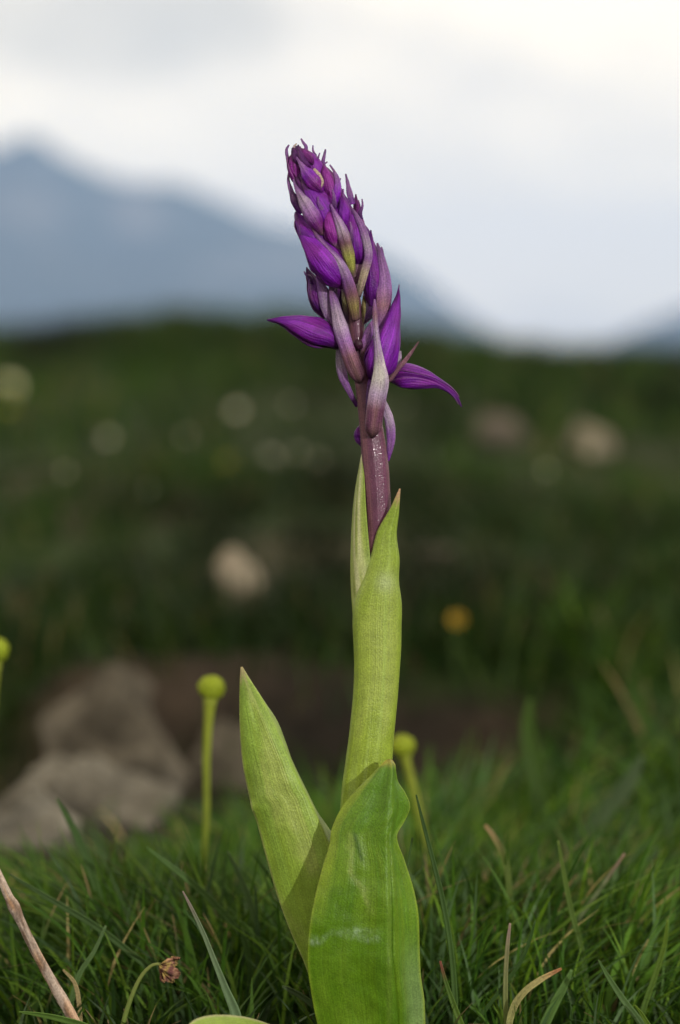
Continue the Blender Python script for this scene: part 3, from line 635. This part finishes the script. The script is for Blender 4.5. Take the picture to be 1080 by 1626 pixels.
for tip, base, w_ in [((497, 231), (501, 247), 4), ((508, 243), (505, 256), 4), ((520, 257), (512, 264), 4), ((541, 283), (538, 301), 5), ((575, 316), (572, 338), 6), ((479, 333), (485, 352), 5),
                      ((469, 338), (475, 362), 7), ((483, 431), (493, 441), 5), ((606, 392), (607, 414), 6), ((508, 424), (513, 446), 7), ((463, 296), (471, 314), 5), ((545, 300), (549, 322), 6),
                      ((634, 452), (630, 474), 4), ((475, 366), (484, 384), 6), ((528, 300), (531, 322), 7), ((505, 312), (512, 334), 7), ((556, 352), (558, 378), 7)]:
    mx_, my_ = (tip[0] * .55 + base[0] * .45) + random.uniform(-2, 2), (tip[1] + base[1]) / 2
    zf = -9.0 if tip[0] in (528, 505, 556) else random.uniform(-4.5, -1.5)
    bract([(tip[0], tip[1], zf, 1.2), (mx_, my_, zf - .3, w_ * .6), (base[0], base[1], zf + .8, w_), (base[0] + 2, base[1] + 9, zf + 2.5, w_ * .8)], [LIL * .9, LIL * 1.15, LIL, PUR], 0.45, 0.1, n=24, nu_=9)

# ------------------------------------------------------------------ twig, flower heads, separate blades
def on_tube(name, pts, col1, col2, parent, mat=M_GRASS, n=30, seg=12, ridge=None):
    return tube(name, pts, mat, parent, lambda th, t: mix(np.broadcast_to(np.array(col1), th.shape + (3,)), np.array(col2), t), n, seg, ridge)

def col_twig(th, t):
    c = mix(np.broadcast_to((0.30, 0.235, 0.19), th.shape + (3,)), (0.13, 0.085, 0.06), sm(0.45, 0.7, fbm(th * 1.2, t * 24, 71)))
    return mix(c, (0.36, 0.20, 0.10), 0.5 * sm(0.6, 0.8, vn(th * 0.9 + 4, t * 9, 72)))
tw = tube('twig', [(-48, 1290, -0.004, 8), (-20, 1350, -0.004, 11), (2, 1398, -0.004, 13), (14, 1424, -0.004, 15), (23, 1441, -0.004, 20), (32, 1460, -0.004, 15), (52, 1502, -0.004, 15), (78, 1550, -0.004, 16), (100, 1588, -0.004, 18), (122, 1628, -0.004, 17), (160, 1700, -0.003, 18)], M_DRY, None, col_twig, 90, 16,
          lambda th, t: 1 + 0.10 * (vn(th * 1.6, t * 40, 73) - 0.5) + 0.06 * np.cos(5 * th))
tag(tw, 'dry brown twig rising out of the grass at a slant', 'twig')

def head(px, py, r, dy, stalk, label):
    """round green seed head on a bare stalk"""
    g = P(stalk[-1][0], stalk[-1][1], dy); gz = float(terrain(g[0], g[1]))
    root = empty('seed_head', (g[0], g[1], gz))
    tag(root, label, 'seed head', 'round green seed heads on bare stalks')
    st = [(x, y, dy, w) for x, y, w in stalk]
    # last stalk point goes into the ground
    y_g = 600 + (0.18 - gz + 0.004) / (0.75 + dy) * F
    st.append((stalk[-1][0], max(y_g, stalk[-1][1] + 20), dy, stalk[-1][2]))
    on_tube('stalk', st, (0.20, 0.235, 0.025), (0.06, 0.10, 0.012), root)
    c = P(px, py, dy); rr = r * (0.75 + dy) / F
    n = 26; V, C_ = [], []
    ga = math.pi * (3 - math.sqrt(5)); K = 62
    pts = np.array([[math.sqrt(1 - (1 - 2 * (i + .5) / K) ** 2) * math.cos(ga * i), math.sqrt(1 - (1 - 2 * (i + .5) / K) ** 2) * math.sin(ga * i), 1 - 2 * (i + .5) / K] for i in range(K)])
    for j in range(n + 1):
        for i in range(n * 2):
            th, ph = math.pi * j / n, math.pi * i / n
            d = np.array((math.sin(th) * math.cos(ph), math.sin(th) * math.sin(ph), math.cos(th)))
            k = (pts @ d).max(); b_ = sm(0.945, 1.0, k)
            lump_ = 1 + 0.10 * mn.noise(Vector(d * 2.3 + px))
            V.append(c + d * rr * np.array((1, 1, 0.92)) * lump_ * (0.80 + 0.24 * b_)); C_.append(mix((0.10, 0.165, 0.008), (0.24, 0.285, 0.018), float(b_)))
    mesh('head', V, grid_faces(n * 2, n + 1, True), M_GRASS, root, cols=np.array(C_), uvs=np.zeros((len(V), 2)))
    return root
head(336, 1092, 21, 0.15, [(334.5, 1104, 25), (333, 1120, 19), (331, 1145, 15), (328, 1200, 13), (328, 1290, 11), (322, 1400, 10)], 'round green seed head on a straight stalk beside the orchid\'s left leaf')
head(640, 1184, 19, 0.21, [(642, 1195, 22), (645, 1208, 16), (651, 1232, 14), (661, 1275, 14), (672, 1330, 13), (682, 1400, 12)], 'round green seed head on a leaning stalk close behind the orchid stem')
head(-7, 1032, 21, 0.18, [(-6, 1050, 17), (-10, 1090, 15), (-16, 1200, 14), (-20, 1340, 13)], 'round green seed head on a stalk standing beside the brown rocks')

def blade(pts, c0, c1, label, tipc=None, cup=0.35, cat='grass blade', name='grass_blade', mat=None, group='single grass blades standing out of the turf', root=True):
    """pts tip to base: (photo x, photo y, mm behind the orchid, width px); ends in the ground"""
    pts = list(pts)
    if root:
        x, y, dy, w = pts[-1]; g = P(x, y, dy * MM); gz = float(terrain(g[0], g[1])) - 0.003
        yg = 813 + F * math.tan(math.atan((0.18 - gz) / (0.75 + dy * MM)) - PITCH)
        if yg > y + 6: pts.append((x + (x - pts[-2][0]) * 0.25, yg, dy, w))
    n, nu_ = 36, 5
    q = resample(np.array([[a, b_, c * MM / PXM, w] for a, b_, c, w in pts]), n); q[:, 2] *= PXM
    c = np.array([P(*r_[:3]) for r_ in q]); T, N, B = frames(c); hw = np.maximum(q[:, 3], 0.8) / 2 * (0.75 + q[:, 2]) / F
    u_ = np.linspace(-1, 1, nu_); V, C_, UV = [], [], []; tw_ = random.uniform(-0.5, 0.5)
    for j in range(n):
        t_ = j / (n - 1); a = tw_ * (1 - t_)
        n2 = N[j] * math.cos(a) + B[j] * math.sin(a); b2 = B[j] * math.cos(a) - N[j] * math.sin(a)
        V.append(c[j] - n2 * (hw[j] * cup * (1 - u_**2) * 1.2)[:, None] + b2 * (hw[j] * u_)[:, None])
        cc = mix(np.array(c0, float), np.array(c1, float), t_)
        if tipc is not None: cc = mix(np.array(tipc, float), cc, float(sm(0.02, 0.22, t_)))
        C_.append(np.stack([cc * (1 - 0.18 * (1 - abs(x))) for x in u_])); UV.append(np.stack([u_ * 0.5 + 0.5, np.full(nu_, t_)], 1))
    o = mesh(name, np.concatenate(V), grid_faces(nu_, n), mat or M_GRASS, None, cols=np.concatenate(C_), uvs=np.concatenate(UV), solid=0.0002)
    return tag(o, label, cat, group)
G1, G2, G3, GY_, STR = (0.046, 0.092, 0.018), (0.028, 0.062, 0.011), (0.075, 0.125, 0.045), (0.09, 0.145, 0.014), (0.24, 0.19, 0.09)
RED = (0.17, 0.06, 0.04)
blade([(290, 1415, -8, 2), (303, 1440, -8, 5), (322, 1480, -8, 7), (342, 1530, -8, 9), (358, 1570, -8, 12), (376, 1618, -8, 17)], (0.15, 0.19, 0.11), (0.08, 0.15, 0.06), 'grey-green pointed grass blade left of the orchid, leaning left', (0.22, 0.17, 0.15))
blade([(661, 1262, 2, 2), (673, 1310, 2, 5), (690, 1375, 2, 7), (703, 1430, 2, 8), (714, 1490, 2, 8), (721, 1560, 2, 9), (724, 1640, 2, 9)], G2, G1, 'tall thin dark grass blade just right of the orchid\'s front leaf')
blade([(699, 1526, -3, 3), (708, 1560, -3, 6), (722, 1600, -3, 9), (738, 1645, -3, 10)], G1, GY_, 'short stiff blade with a red tip right of the orchid', RED)
blade([(810, 1466, 4, 3), (806, 1500, 4, 6), (803, 1550, 4, 7), (803, 1600, 4, 8), (806, 1650, 4, 9)], (0.2, 0.18, 0.1), GY_, 'upright blade with a dry pinkish upper half', (0.24, 0.17, 0.14))
blade([(850, 1462, 6, 2), (842, 1490, 6, 5), (828, 1525, 6, 6), (800, 1565, 6, 6), (765, 1612, 6, 6), (740, 1650, 6, 6)], G2, G2, 'thin dark blade bowed across the dry curled one')
blade([(886, 1335, 40, 3), (896, 1390, 40, 7), (908, 1450, 40, 8), (922, 1500, 40, 8), (930, 1560, 40, 9), (930, 1640, 40, 9)], (0.09, 0.14, 0.025), G1, 'long bright green blade standing upright in the tussock with the dead curled blade')
blade([(992, 1355, 60, 3), (965, 1395, 60, 6), (940, 1430, 60, 6), (905, 1480, 60, 6), (870, 1530, 60, 6), (840, 1590, 60, 6)], (0.14, 0.16, 0.08), G1, 'straight grey-green stalk slanting to the right out of the tussock', (0.2, 0.13, 0.1))
blade([(892, 1538, 2, 3), (878, 1545, 1, 6), (858, 1556, 0, 9), (836, 1572, 0, 10), (818, 1595, 1, 11), (808, 1630, 2, 10)], (0.26, 0.21, 0.09), (0.22, 0.24, 0.08), 'straw-coloured dead blade curling over with an orange tip', (0.24, 0.11, 0.05), 0.5, mat=M_DRY)
blade([(908, 1540, 12, 4), (895, 1568, 12, 12), (878, 1600, 12, 15), (858, 1645, 12, 16)], (0.075, 0.14, 0.035), (0.08, 0.15, 0.03), 'broad green blade beside the dead curled blade')
blade([(950, 1524, -6, 2), (965, 1550, -6, 7), (988, 1585, -6, 10), (1030, 1645, -6, 11)], G1, G3, 'dark green blade leaning left at the tussock\'s edge')
blade([(1008, 1596, -10, 2), (1020, 1612, -10, 6), (1040, 1650, -10, 9)], GY_, G1, 'short bright blade tip under the leaning dark blade')
blade([(1044, 1345, 150, 6), (1024, 1385, 150, 20), (1004, 1425, 150, 25), (992, 1475, 150, 26), (988, 1530, 150, 24)], (0.06, 0.09, 0.05), (0.04, 0.08, 0.025), 'broad blue-green blade bending right behind the tussock with the dead curled blade')
blade([(90, 1268, 85, 3), (106, 1295, 85, 9), (126, 1335, 85, 12), (142, 1375, 85, 12), (155, 1415, 85, 12), (166, 1460, 85, 11)], G2, G1, 'dark blade standing up against the pale rock slab')
blade([(15, 1388, 30, 3), (50, 1410, 30, 7), (100, 1440, 30, 10), (150, 1470, 30, 11), (200, 1508, 30, 11), (240, 1548, 30, 10)], (0.06, 0.10, 0.035), G2, 'long blade sweeping low to the left behind the twig')
blade([(30, 1607, -14, 2), (60, 1611, -14, 8), (95, 1618, -14, 11), (140, 1632, -14, 12), (190, 1660, -14, 10)], (0.09, 0.16, 0.03), G1, 'blade lying almost flat across the foot of the twig')
blade([(448, 1566, -2, 3), (462, 1573, -2, 8), (484, 1586, -2, 10), (505, 1605, -2, 9), (525, 1640, -2, 8)], (0.05, 0.075, 0.03), G2, 'small dull blade poking out between the two lower leaves')
blade([(232, 1345, 45, 3), (262, 1368, 45, 8), (300, 1398, 45, 10), (345, 1440, 45, 10), (390, 1500, 45, 10)], G1, G2, 'dark blade slanting left behind the grey-green blade')
blade([(362, 1352, 55, 3), (376, 1382, 55, 8), (392, 1420, 55, 11), (408, 1470, 55, 10), (418, 1530, 55, 10)], G3, G1, 'blunt blade standing close to the left leaf\'s lower edge')
blade([(770, 1310, 70, 6), (784, 1328, 70, 9), (800, 1360, 70, 11), (808, 1400, 70, 10), (812, 1460, 70, 8)], (0.09, 0.125, 0.02), G2, 'yellow-green bent blade tip above the tussock with the dead curled blade', (0.2, 0.14, 0.06))
blade([(1060, 1460, 20, 3), (1055, 1500, 20, 7), (1040, 1550, 20, 9), (1020, 1610, 20, 9)], GY_, G1, 'light green blade rising at the outer end of the tussock with the dead curled blade')
blade([(842, 1110, 330, 8), (838, 1160, 330, 22), (850, 1220, 330, 26), (862, 1290, 330, 24)], (0.045, 0.085, 0.012), (0.03, 0.06, 0.01), 'blurred green blade rising before the bare soil')
blade([(1020, 1200, 260, 8), (1000, 1240, 260, 28), (965, 1285, 260, 30), (930, 1330, 260, 26)], (0.06, 0.09, 0.04), (0.04, 0.07, 0.02), 'blurred pale green blade bending right, high behind the tussock')
blade([(640, 1430, 8, 2), (655, 1330, 9, 3)][::-1] + [(646, 1490, 8, 5), (652, 1600, 8, 6)], G1, G2, 'fine blade almost hidden by the front leaf\'s right edge')
blade([(100, 1540, 8, 3), (118, 1560, 8, 6), (125, 1590, 8, 7), (128, 1640, 8, 7)], STR, STR, 'dead straw blade beside the twig', mat=M_DRY)
blade([(168, 1470, 15, 3), (150, 1510, 15, 6), (126, 1548, 15, 8), (112, 1600, 15, 8)], G3, G1, 'pale green blade leaning over the twig')

# withered flower on a bent stalk
root = empty('withered_flower', P(185, 1690, 0.0)); root.location.z = float(terrain(root.location.x, root.location.y))
tag(root, 'withered brown flower nodding on a bent green stalk', 'flower')
on_tube('stalk', [(185, 1700, 0, 9), (196, 1625, 0, 8), (210, 1580, 0, 7), (226, 1548, 0, 6), (243, 1532, 0, 5), (256, 1531, 0, 5)], (0.10, 0.16, 0.03), (0.13, 0.15, 0.04), root)
for k in range(9):
    a = -0.2 + 0.9 * (k / 8 - 0.5) * 2; L = random.uniform(16, 36)
    x0, y0 = 254 + random.uniform(-2, 3), 1532 + random.uniform(-3, 4); ca, sa = math.cos(a + 0.6), math.sin(a + 0.6)
    pp = [(x0, y0, 0, 3), (x0 + ca * L * .35, y0 + sa * L * .35 + 1, random.uniform(-3, 2), 9), (x0 + ca * L * .7, y0 + sa * L * .7 + 3, random.uniform(-4, 3), 12), (x0 + ca * L, y0 + sa * L * .9 + 4, random.uniform(-4, 3), 5)]
    q = resample(np.array([[a_, b_, c_ * MM / PXM, w_] for a_, b_, c_, w_ in pp]), 14); q[:, 2] *= PXM
    c = np.array([P(*r_[:3]) for r_ in q]); T, N, B = frames(c); hw = q[:, 3] / 2 * PXM; u_ = np.linspace(-1, 1, 7); V, C_ = [], []
    tw_ = random.uniform(-1.2, 1.2)
    for j in range(14):
        n2 = N[j] * math.cos(tw_) + B[j] * math.sin(tw_); b2 = B[j] * math.cos(tw_) - N[j] * math.sin(tw_)
        V.append(c[j] + b2 * (hw[j] * u_)[:, None] + n2 * (hw[j] * 0.6 * np.sin(u_ * 5 + k + j * .4))[:, None])
        C_.append(np.broadcast_to(random.choice([(0.16, 0.075, 0.045), (0.24, 0.13, 0.08), (0.10, 0.04, 0.035), (0.27, 0.19, 0.06)]), (7, 3)))
    mesh('petal', np.concatenate(V), grid_faces(7, 14), M_DRY, root, cols=np.concatenate(C_), uvs=np.zeros((7 * 14, 2)), solid=0.0002)

# ------------------------------------------------------------------ rocks and stones
def rock(name, px, py, wpx, hpx, d, mat, label, seed, tilt=0.0, depth=0.8, group=None, flat=0.35, cat='rock'):
    c = P(px, py, d - 0.75); s = d / F
    bm = bmesh.new(); bmesh.ops.create_icosphere(bm, subdivisions=5, radius=1.0)
    rnd = random.Random(seed)
    planes = [(Vector((rnd.uniform(-1, 1), rnd.uniform(-1, 1), rnd.uniform(-1, 1))).normalized(), rnd.uniform(0.55, 0.85)) for _ in range(9)]
    for v in bm.verts:
        p_ = v.co.copy()
        for n_p, h in planes:
            k = p_.dot(n_p) - h
            if k > 0: p_ -= n_p * k * 0.95
        p_ *= 1 + 0.26 * mn.noise(p_ * 1.6 + Vector((seed, 0, 0))) + 0.07 * mn.noise(p_ * 5 + Vector((0, seed, 0))) + 0.03 * mn.noise(p_ * 14)
        v.co = p_
    co = np.array([v.co for v in bm.verts]); co /= np.abs(co).max(0)
    ct, st = math.cos(tilt), math.sin(tilt)
    x, z = co[:, 0] * wpx / 2 * s, co[:, 2] * hpx / 2 * s
    pts = np.stack([c[0] + x * ct - z * st, c[1] + co[:, 1] * depth * wpx / 2 * s, c[2] + x * st + z * ct], 1)
    # make sure the stone is bedded in the ground
    gz = float(terrain(c[0], c[1])); low = pts[:, 2].min()
    if low > gz - 0.004:
        f_ = (pts[:, 2].max() - (gz - 0.006)) / (pts[:, 2].max() - low); pts[:, 2] = pts[:, 2].max() - (pts[:, 2].max() - pts[:, 2]) * f_
    faces = [[v.index for v in f.verts] for f in bm.faces]; bm.free()
    return tag(mesh(name, pts, faces, mat), label, cat, group)
rock('rock', 175, 1180, 250, 250, 1.38, M_ROCK, 'large rounded brown rock standing behind the grass', 3, 0.15)
rock('rock', 198, 1095, 95, 70, 1.50, M_ROCK, 'small brown knob of rock on top of the large brown rock', 8)
rock('rock', 155, 1290, 290, 250, 1.24, M_SLAB, 'pale grey slab leaning at the foot of the brown rock', 5, 0.45)
rock('rock', 0, 1335, 270, 190, 1.13, M_SLAB, 'grey-brown slab lowest of the rocks, beside the twig', 12, 0.35)
rock('rock', 352, 1225, 130, 170, 1.46, M_ROCK, 'brown rock behind the green seed head\'s stalk', 21, -0.1)
rock('rock', 25, 1215, 150, 110, 1.55, M_ROCK, 'dark rock wedged behind the rock pile', 33)

def ground_stone(px, py, w, h, mat, label, seed, tilt=0.0):
    g, d = on_ground(px, py + h * 0.35)
    return rock('stone', px, py, w, h, d, mat, label, seed, tilt, cat='stone')
ground_stone(386, 932, 88, 135, M_PALE, 'pale beige stone in the grass above the seed head', 41, 0.25)
ground_stone(935, 702, 80, 66, M_PALE, 'pale beige stone high up in the meadow, brightest of two', 47)
ground_stone(798, 690, 105, 60, M_DULL, 'dull brown stone high up in the meadow beside the pale one', 53, -0.2)
ground_stone(822, 996, 76, 44, M_DULL, 'flat grey stone beside the yellow flower', 59, 0.3)
ground_stone(695, 880, 80, 34, M_DULL, 'flat grey stone in the meadow behind the orchid', 61)
ground_stone(850, 830, 90, 26, M_DULL, 'low dull stone lying in the meadow below the two upper stones', 67)

# ------------------------------------------------------------------ small meadow flowers
def flower(px, py, diam, petal, centre, label, npet=14, group='white flowers scattered in the meadow', name='daisy', cat='flower', below=14):
    g, d = on_ground(px, py + below)
    root = empty(name, g); tag(root, label, cat, group)
    c = P(px, py, d - 0.75); c[2] = max(c[2], g[2] + 0.02)
    g0 = np.array([c[0], c[1], g[2] - 0.005])
    a = c - np.array([0, 0, 0.0])
    th = np.arange(6) / 6 * 2 * math.pi
    V = np.concatenate([np.stack([q[0] + 0.0012 * np.cos(th), q[1] + 0.0012 * np.sin(th), np.full(6, q[2])], 1) for q in (g0, (g0 + a) / 2 + np.array([0.002, 0, 0]), a)])
    mesh('stalk', V, grid_faces(6, 3, True), M_GRASS, root, cols=np.broadcast_to((0.06, 0.11, 0.02), (18, 3)), uvs=np.zeros((18, 2)))
    nrm = np.array([random.uniform(-.3, .3), -0.75, 0.6]); nrm /= np.linalg.norm(nrm)
    e1 = np.cross(nrm, (0, 0, 1.0)); e1 /= np.linalg.norm(e1); e2 = np.cross(nrm, e1)
    r = diam / 2
    for k in range(npet):
        an = k / npet * 2 * math.pi + random.uniform(-.1, .1); dr = e1 * math.cos(an) + e2 * math.sin(an); sd_ = np.cross(nrm, dr)
        V = []
        for t_, w_ in ((0.2, 0.10), (0.55, 0.19), (0.85, 0.17), (1.0, 0.05)):
            for s_ in (-1, 0, 1): V.append(c + dr * r * t_ + sd_ * r * w_ * s_ * 14 / npet + nrm * r * (0.08 * (1 - abs(s_)) + 0.18 * t_ * t_ - 0.1))
        mesh('petal', V, grid_faces(3, 4), M_GRASS, root, cols=np.broadcast_to(petal, (12, 3)), uvs=np.zeros((12, 2)))
    blob('centre', c + nrm * r * 0.05, r * 0.27, M_GRASS, root, centre, 6, (1, 1, 1))
WH, YE = (0.40, 0.40, 0.34), (0.55, 0.38, 0.03)
flower(15, 620, 0.034, (0.66, 0.65, 0.42), YE, 'large cream flower near the skyline, brightest in the meadow')
flower(376, 660, 0.017, WH, YE, 'small white flower in the meadow, higher up the slope than the yellow one')
flower(172, 706, 0.013, WH, YE, 'dim small white flower alone on the slope above the rock pile')
flower(430, 741, 0.015, WH, YE, 'small white flower beside the yellow one')
flower(506, 746, 0.011, WH, YE, 'dim white flower nearest the orchid stem')
flower(462, 650, 0.009, (0.36, 0.36, 0.33), YE, 'dim greyish flower in the dark upper meadow just under the skyline')
flower(362, 750, 0.011, (0.42, 0.36, 0.05), YE, 'small yellow flower beside a white one in the meadow', 12, 'yellow flowers in the meadow', 'yellow_flower')
flower(726, 984, 0.0095, (0.34, 0.21, 0.02), (0.26, 0.14, 0.02), 'orange-yellow flower beside the flat grey stone', 18, 'yellow flowers in the meadow', 'yellow_flower', below=74)
flower(12, 655, 0.014, (0.45, 0.48, 0.03), YE, 'greenish yellow flower under the large cream flower', 12, 'yellow flowers in the meadow', 'yellow_flower')

for px_, py_, dm in [(296, 703, 0.008), (474, 733, 0.008), (640, 650, 0.007), (868, 765, 0.007), (104, 770, 0.006), (233, 800, 0.006)]:
    flower(px_, py_, dm, (0.34, 0.34, 0.27), YE, 'tiny dim white flower lost in the dark meadow', 10)
# ------------------------------------------------------------------ turf: uncountable grass, one mesh
def blades(x, y, h, w, leanx, leany, segs, c_root, c_tip, facing):
    n = len(x); z = terrain(x, y) - 0.002
    s = np.linspace(0, 1, segs + 1)[None]
    px_ = x[:, None] + leanx[:, None] * h[:, None] * s**1.8
    py_ = y[:, None] + leany[:, None] * h[:, None] * s**1.8
    ln = np.hypot(leanx, leany)[:, None]
    pz_ = z[:, None] + h[:, None] * (s - 0.28 * np.minimum(ln, 1.6) * s**2.2)
    ww = w[:, None] / 2 * (1 - s**2.2) * (0.75 + 0.5 * s * (1 - s) * 2) + 0.00005
    fx, fy = np.cos(facing)[:, None], np.sin(facing)[:, None]
    L = np.stack([px_ - fx * ww, py_ - fy * ww, pz_], 2); Rr = np.stack([px_ + fx * ww, py_ + fy * ww, pz_], 2)
    V = np.stack([L, Rr], 2).reshape(-1, 3)
    C = mix(c_root[:, None, :], c_tip[:, None, :], np.broadcast_to(sm(0.62, 1.0, s), (n, segs + 1)))
    C = np.repeat(C[:, :, None, :], 2, 2).reshape(-1, 3)
    k = np.arange(segs) * 2
    q = np.stack([k, k + 1, k + 3, k + 2], 1)
    Fc = (q[None] + (np.arange(n) * (segs + 1) * 2)[:, None, None]).reshape(-1, 4)
    return V, C, Fc

GREENS = np.array([(0.013, 0.034, 0.0028), (0.021, 0.048, 0.0042), (0.009, 0.025, 0.003), (0.037, 0.070, 0.0045), (0.026, 0.047, 0.018), (0.14, 0.115, 0.045), (0.06, 0.05, 0.02)])
def turf(n, xr, dr, hr, wr, segs, probs, clump, leanf, size_by=None, skip_soil=True, dark=0.8, xmin=None):
    d = dr[0] + (dr[1] - dr[0]) * rng.random(n) ** (0.5 if dr[1] / dr[0] > 3 else 1.0)
    x = (rng.random(n) * 2 - 1) * xr(d)
    y = d - 0.75
    # gather into tufts
    cx = np.round(x / clump + 0.5 * vn(x / clump, y / clump, 3)) * clump; cy = np.round(y / clump) * clump
    g = rng.random(n) * 0.55
    x = x * (1 - g) + (cx + clump * 0.6 * (vn(cx * 91, cy * 57, 5) - .5)) * g; y = y * (1 - g) + (cy + clump * 0.6 * (vn(cx * 31, cy * 77, 6) - .5)) * g
    keep = np.ones(n, bool)
    if skip_soil: keep &= rng.random(n) > soil_mask(x, y + 0.75) * 0.95
    if xmin is not None: keep &= x > xmin * (0.6 + 0.8 * rng.random(n))
    keep &= np.hypot(x - 0.008, (y + 0.0)) > 0.012
    x, y = x[keep], y[keep]; m_ = len(x)
    patch = fbm(x * 4, y * 4 + 3, 17)
    h = rng.uniform(*hr, m_) * (0.55 + 0.9 * patch if dr[0] < 1.4 else 0.35 + 1.5 * sm(0.3, 0.7, fbm(x * 3.3, y * 2.2, 57))); w = rng.uniform(*wr, m_)
    h = h * (1 - 0.45 * sm(0.88, 1.0, y + 0.75) * (1 - sm(-0.06, 0.0, x)) * (1 - sm(1.3, 1.5, y + 0.75)))
    lx, ly = leanf(x, y, m_)
    ci = rng.choice(len(GREENS), m_, p=probs)
    tone = (0.22 + 1.5 * sm(0.25, 0.75, fbm(x * 3.1 + 9, y * 2.1, 27, 4)))[:, None] * rng.uniform(0.75, 1.25, (m_, 1)) * dark
    ct = GREENS[ci] * tone * 0.88; cr0 = ct.copy()
    dead = rng.random(m_) < (0.05 if dr[1] < 1.3 else 0.03)
    ct[dead] = np.array((0.20, 0.13, 0.07)) * rng.uniform(0.7, 1.2, (dead.sum(), 1))
    return blades(x, y, h, w, lx, ly, segs, cr0, ct, rng.uniform(-0.9, 0.9, m_) + rng.integers(0, 2, m_) * math.pi)

def lean_near(x, y, n):
    a = rng.normal(0, 0.45, n) + np.clip((x - 0.008) * 7, -0.9, 0.9); b_ = rng.normal(0.0, 0.4, n); return a, b_
def lean_any(x, y, n): return rng.normal(0, 0.5, n), rng.normal(-0.05, 0.45, n)
PR = np.array([.29, .26, .24, .11, .06, .02, .02]); PR /= PR.sum()
PRN = np.array([.24, .27, .18, .17, .11, .018, .012]); PRN /= PRN.sum()
layers = [
    turf(13000, lambda d: 0.215 * d + 0.03, (0.775, 1.16), (0.018, 0.042), (0.0007, 0.0013), 7, PRN, 0.03, lean_near, dark=1.75),
    turf(3500, lambda d: 0.215 * d + 0.03, (0.78, 1.18), (0.022, 0.052), (0.0012, 0.0026), 7, PRN, 0.045, lean_near, dark=2.0),
    turf(13000, lambda d: 0.23 * d + 0.03, (0.74, 1.24), (0.008, 0.022), (0.0008, 0.0016), 4, PRN, 0.025, lean_any, dark=1.2),
    turf(900, lambda d: 0.10 * d, (0.80, 0.90), (0.034, 0.060), (0.0009, 0.0020), 7, PRN, 0.03, lean_near, dark=1.7),
    turf(2500, lambda d: 0.16 * d + 0.03, (0.56, 0.76), (0.004, 0.010), (0.0008, 0.0016), 4, PRN, 0.025, lean_any, dark=1.2),
    turf(11000, lambda d: 0.28 * d + 0.05, (1.12, 1.62), (0.018, 0.045), (0.001, 0.0022), 5, PR, 0.05, lean_any),
    turf(2600, lambda d: 0.17 * d + 0.05, (1.05, 1.60), (0.035, 0.075), (0.0018, 0.0038), 6, PR, 0.05, lean_any, xmin=0.11, dark=1.25),
    turf(40000, lambda d: 0.36 * d + 0.1, (1.50, 3.2), (0.014, 0.034), (0.0015, 0.003), 4, PR, 0.08, lean_any),
    turf(80000, lambda d: 0.42 * d + 0.2, (3.0, 9.6), (0.03, 0.075), (0.003, 0.006), 3, PR, 0.16, lean_any),
]
Vs, Cs, Fs = [], [], []; off = 0
for V, C, Fc in layers:
    Vs.append(V); Cs.append(C); Fs.append(Fc + off); off += len(V)
V, C, Fc = np.concatenate(Vs), np.concatenate(Cs), np.concatenate(Fs)
me = bpy.data.meshes.new('grass')
me.vertices.add(len(V)); me.vertices.foreach_set('co', V.ravel())
me.loops.add(len(Fc) * 4); me.loops.foreach_set('vertex_index', Fc.ravel().astype(np.int32))
me.polygons.add(len(Fc)); me.polygons.foreach_set('loop_start', np.arange(0, len(Fc) * 4, 4, dtype=np.int32))
me.polygons.foreach_set('use_smooth', np.ones(len(Fc), bool))
me.update(calc_edges=True)
a = me.color_attributes.new('Col', 'FLOAT_COLOR', 'POINT'); c4 = np.ones((len(V), 4)); c4[:, :3] = C; a.data.foreach_set('color', c4.ravel())
me.materials.append(M_GRASS)
go = bpy.data.objects.new('grass', me); COL.objects.link(go)
tag(go, 'short green turf with dry straw, covering the slope', 'grass', kind='stuff')

# ------------------------------------------------------------------ haze over the valley
hz = bpy.data.meshes.new('haze')
x0, x1, y0, y1, z0, z1 = -9300, 9300, -9300, 9700, -40, 545
hz.from_pydata([(x, y, z) for z in (z0, z1) for y in (y0, y1) for x in (x0, x1)], [], [(0, 2, 3, 1), (4, 5, 7, 6), (0, 1, 5, 4), (2, 6, 7, 3), (0, 4, 6, 2), (1, 3, 7, 5)])
m = bpy.data.materials.new('haze'); m.use_nodes = True; t = m.node_tree; t.nodes.clear()
o = t.nodes.new('ShaderNodeOutputMaterial'); pv = t.nodes.new('ShaderNodeVolumePrincipled')
pv.inputs['Color'].default_value = (0.40, 0.59, 1.0, 1); pv.inputs['Density'].default_value = 1.45e-4; pv.inputs['Density Attribute'].default_value = ''
t.links.new(pv.outputs[0], o.inputs['Volume'])
hz.materials.append(m); ho = bpy.data.objects.new('haze', hz); COL.objects.link(ho)
tag(ho, 'thin bluish haze in the air over the valley', 'haze', kind='stuff')

for ob in bpy.data.objects:
    if '_w' in ob: del ob['_w']
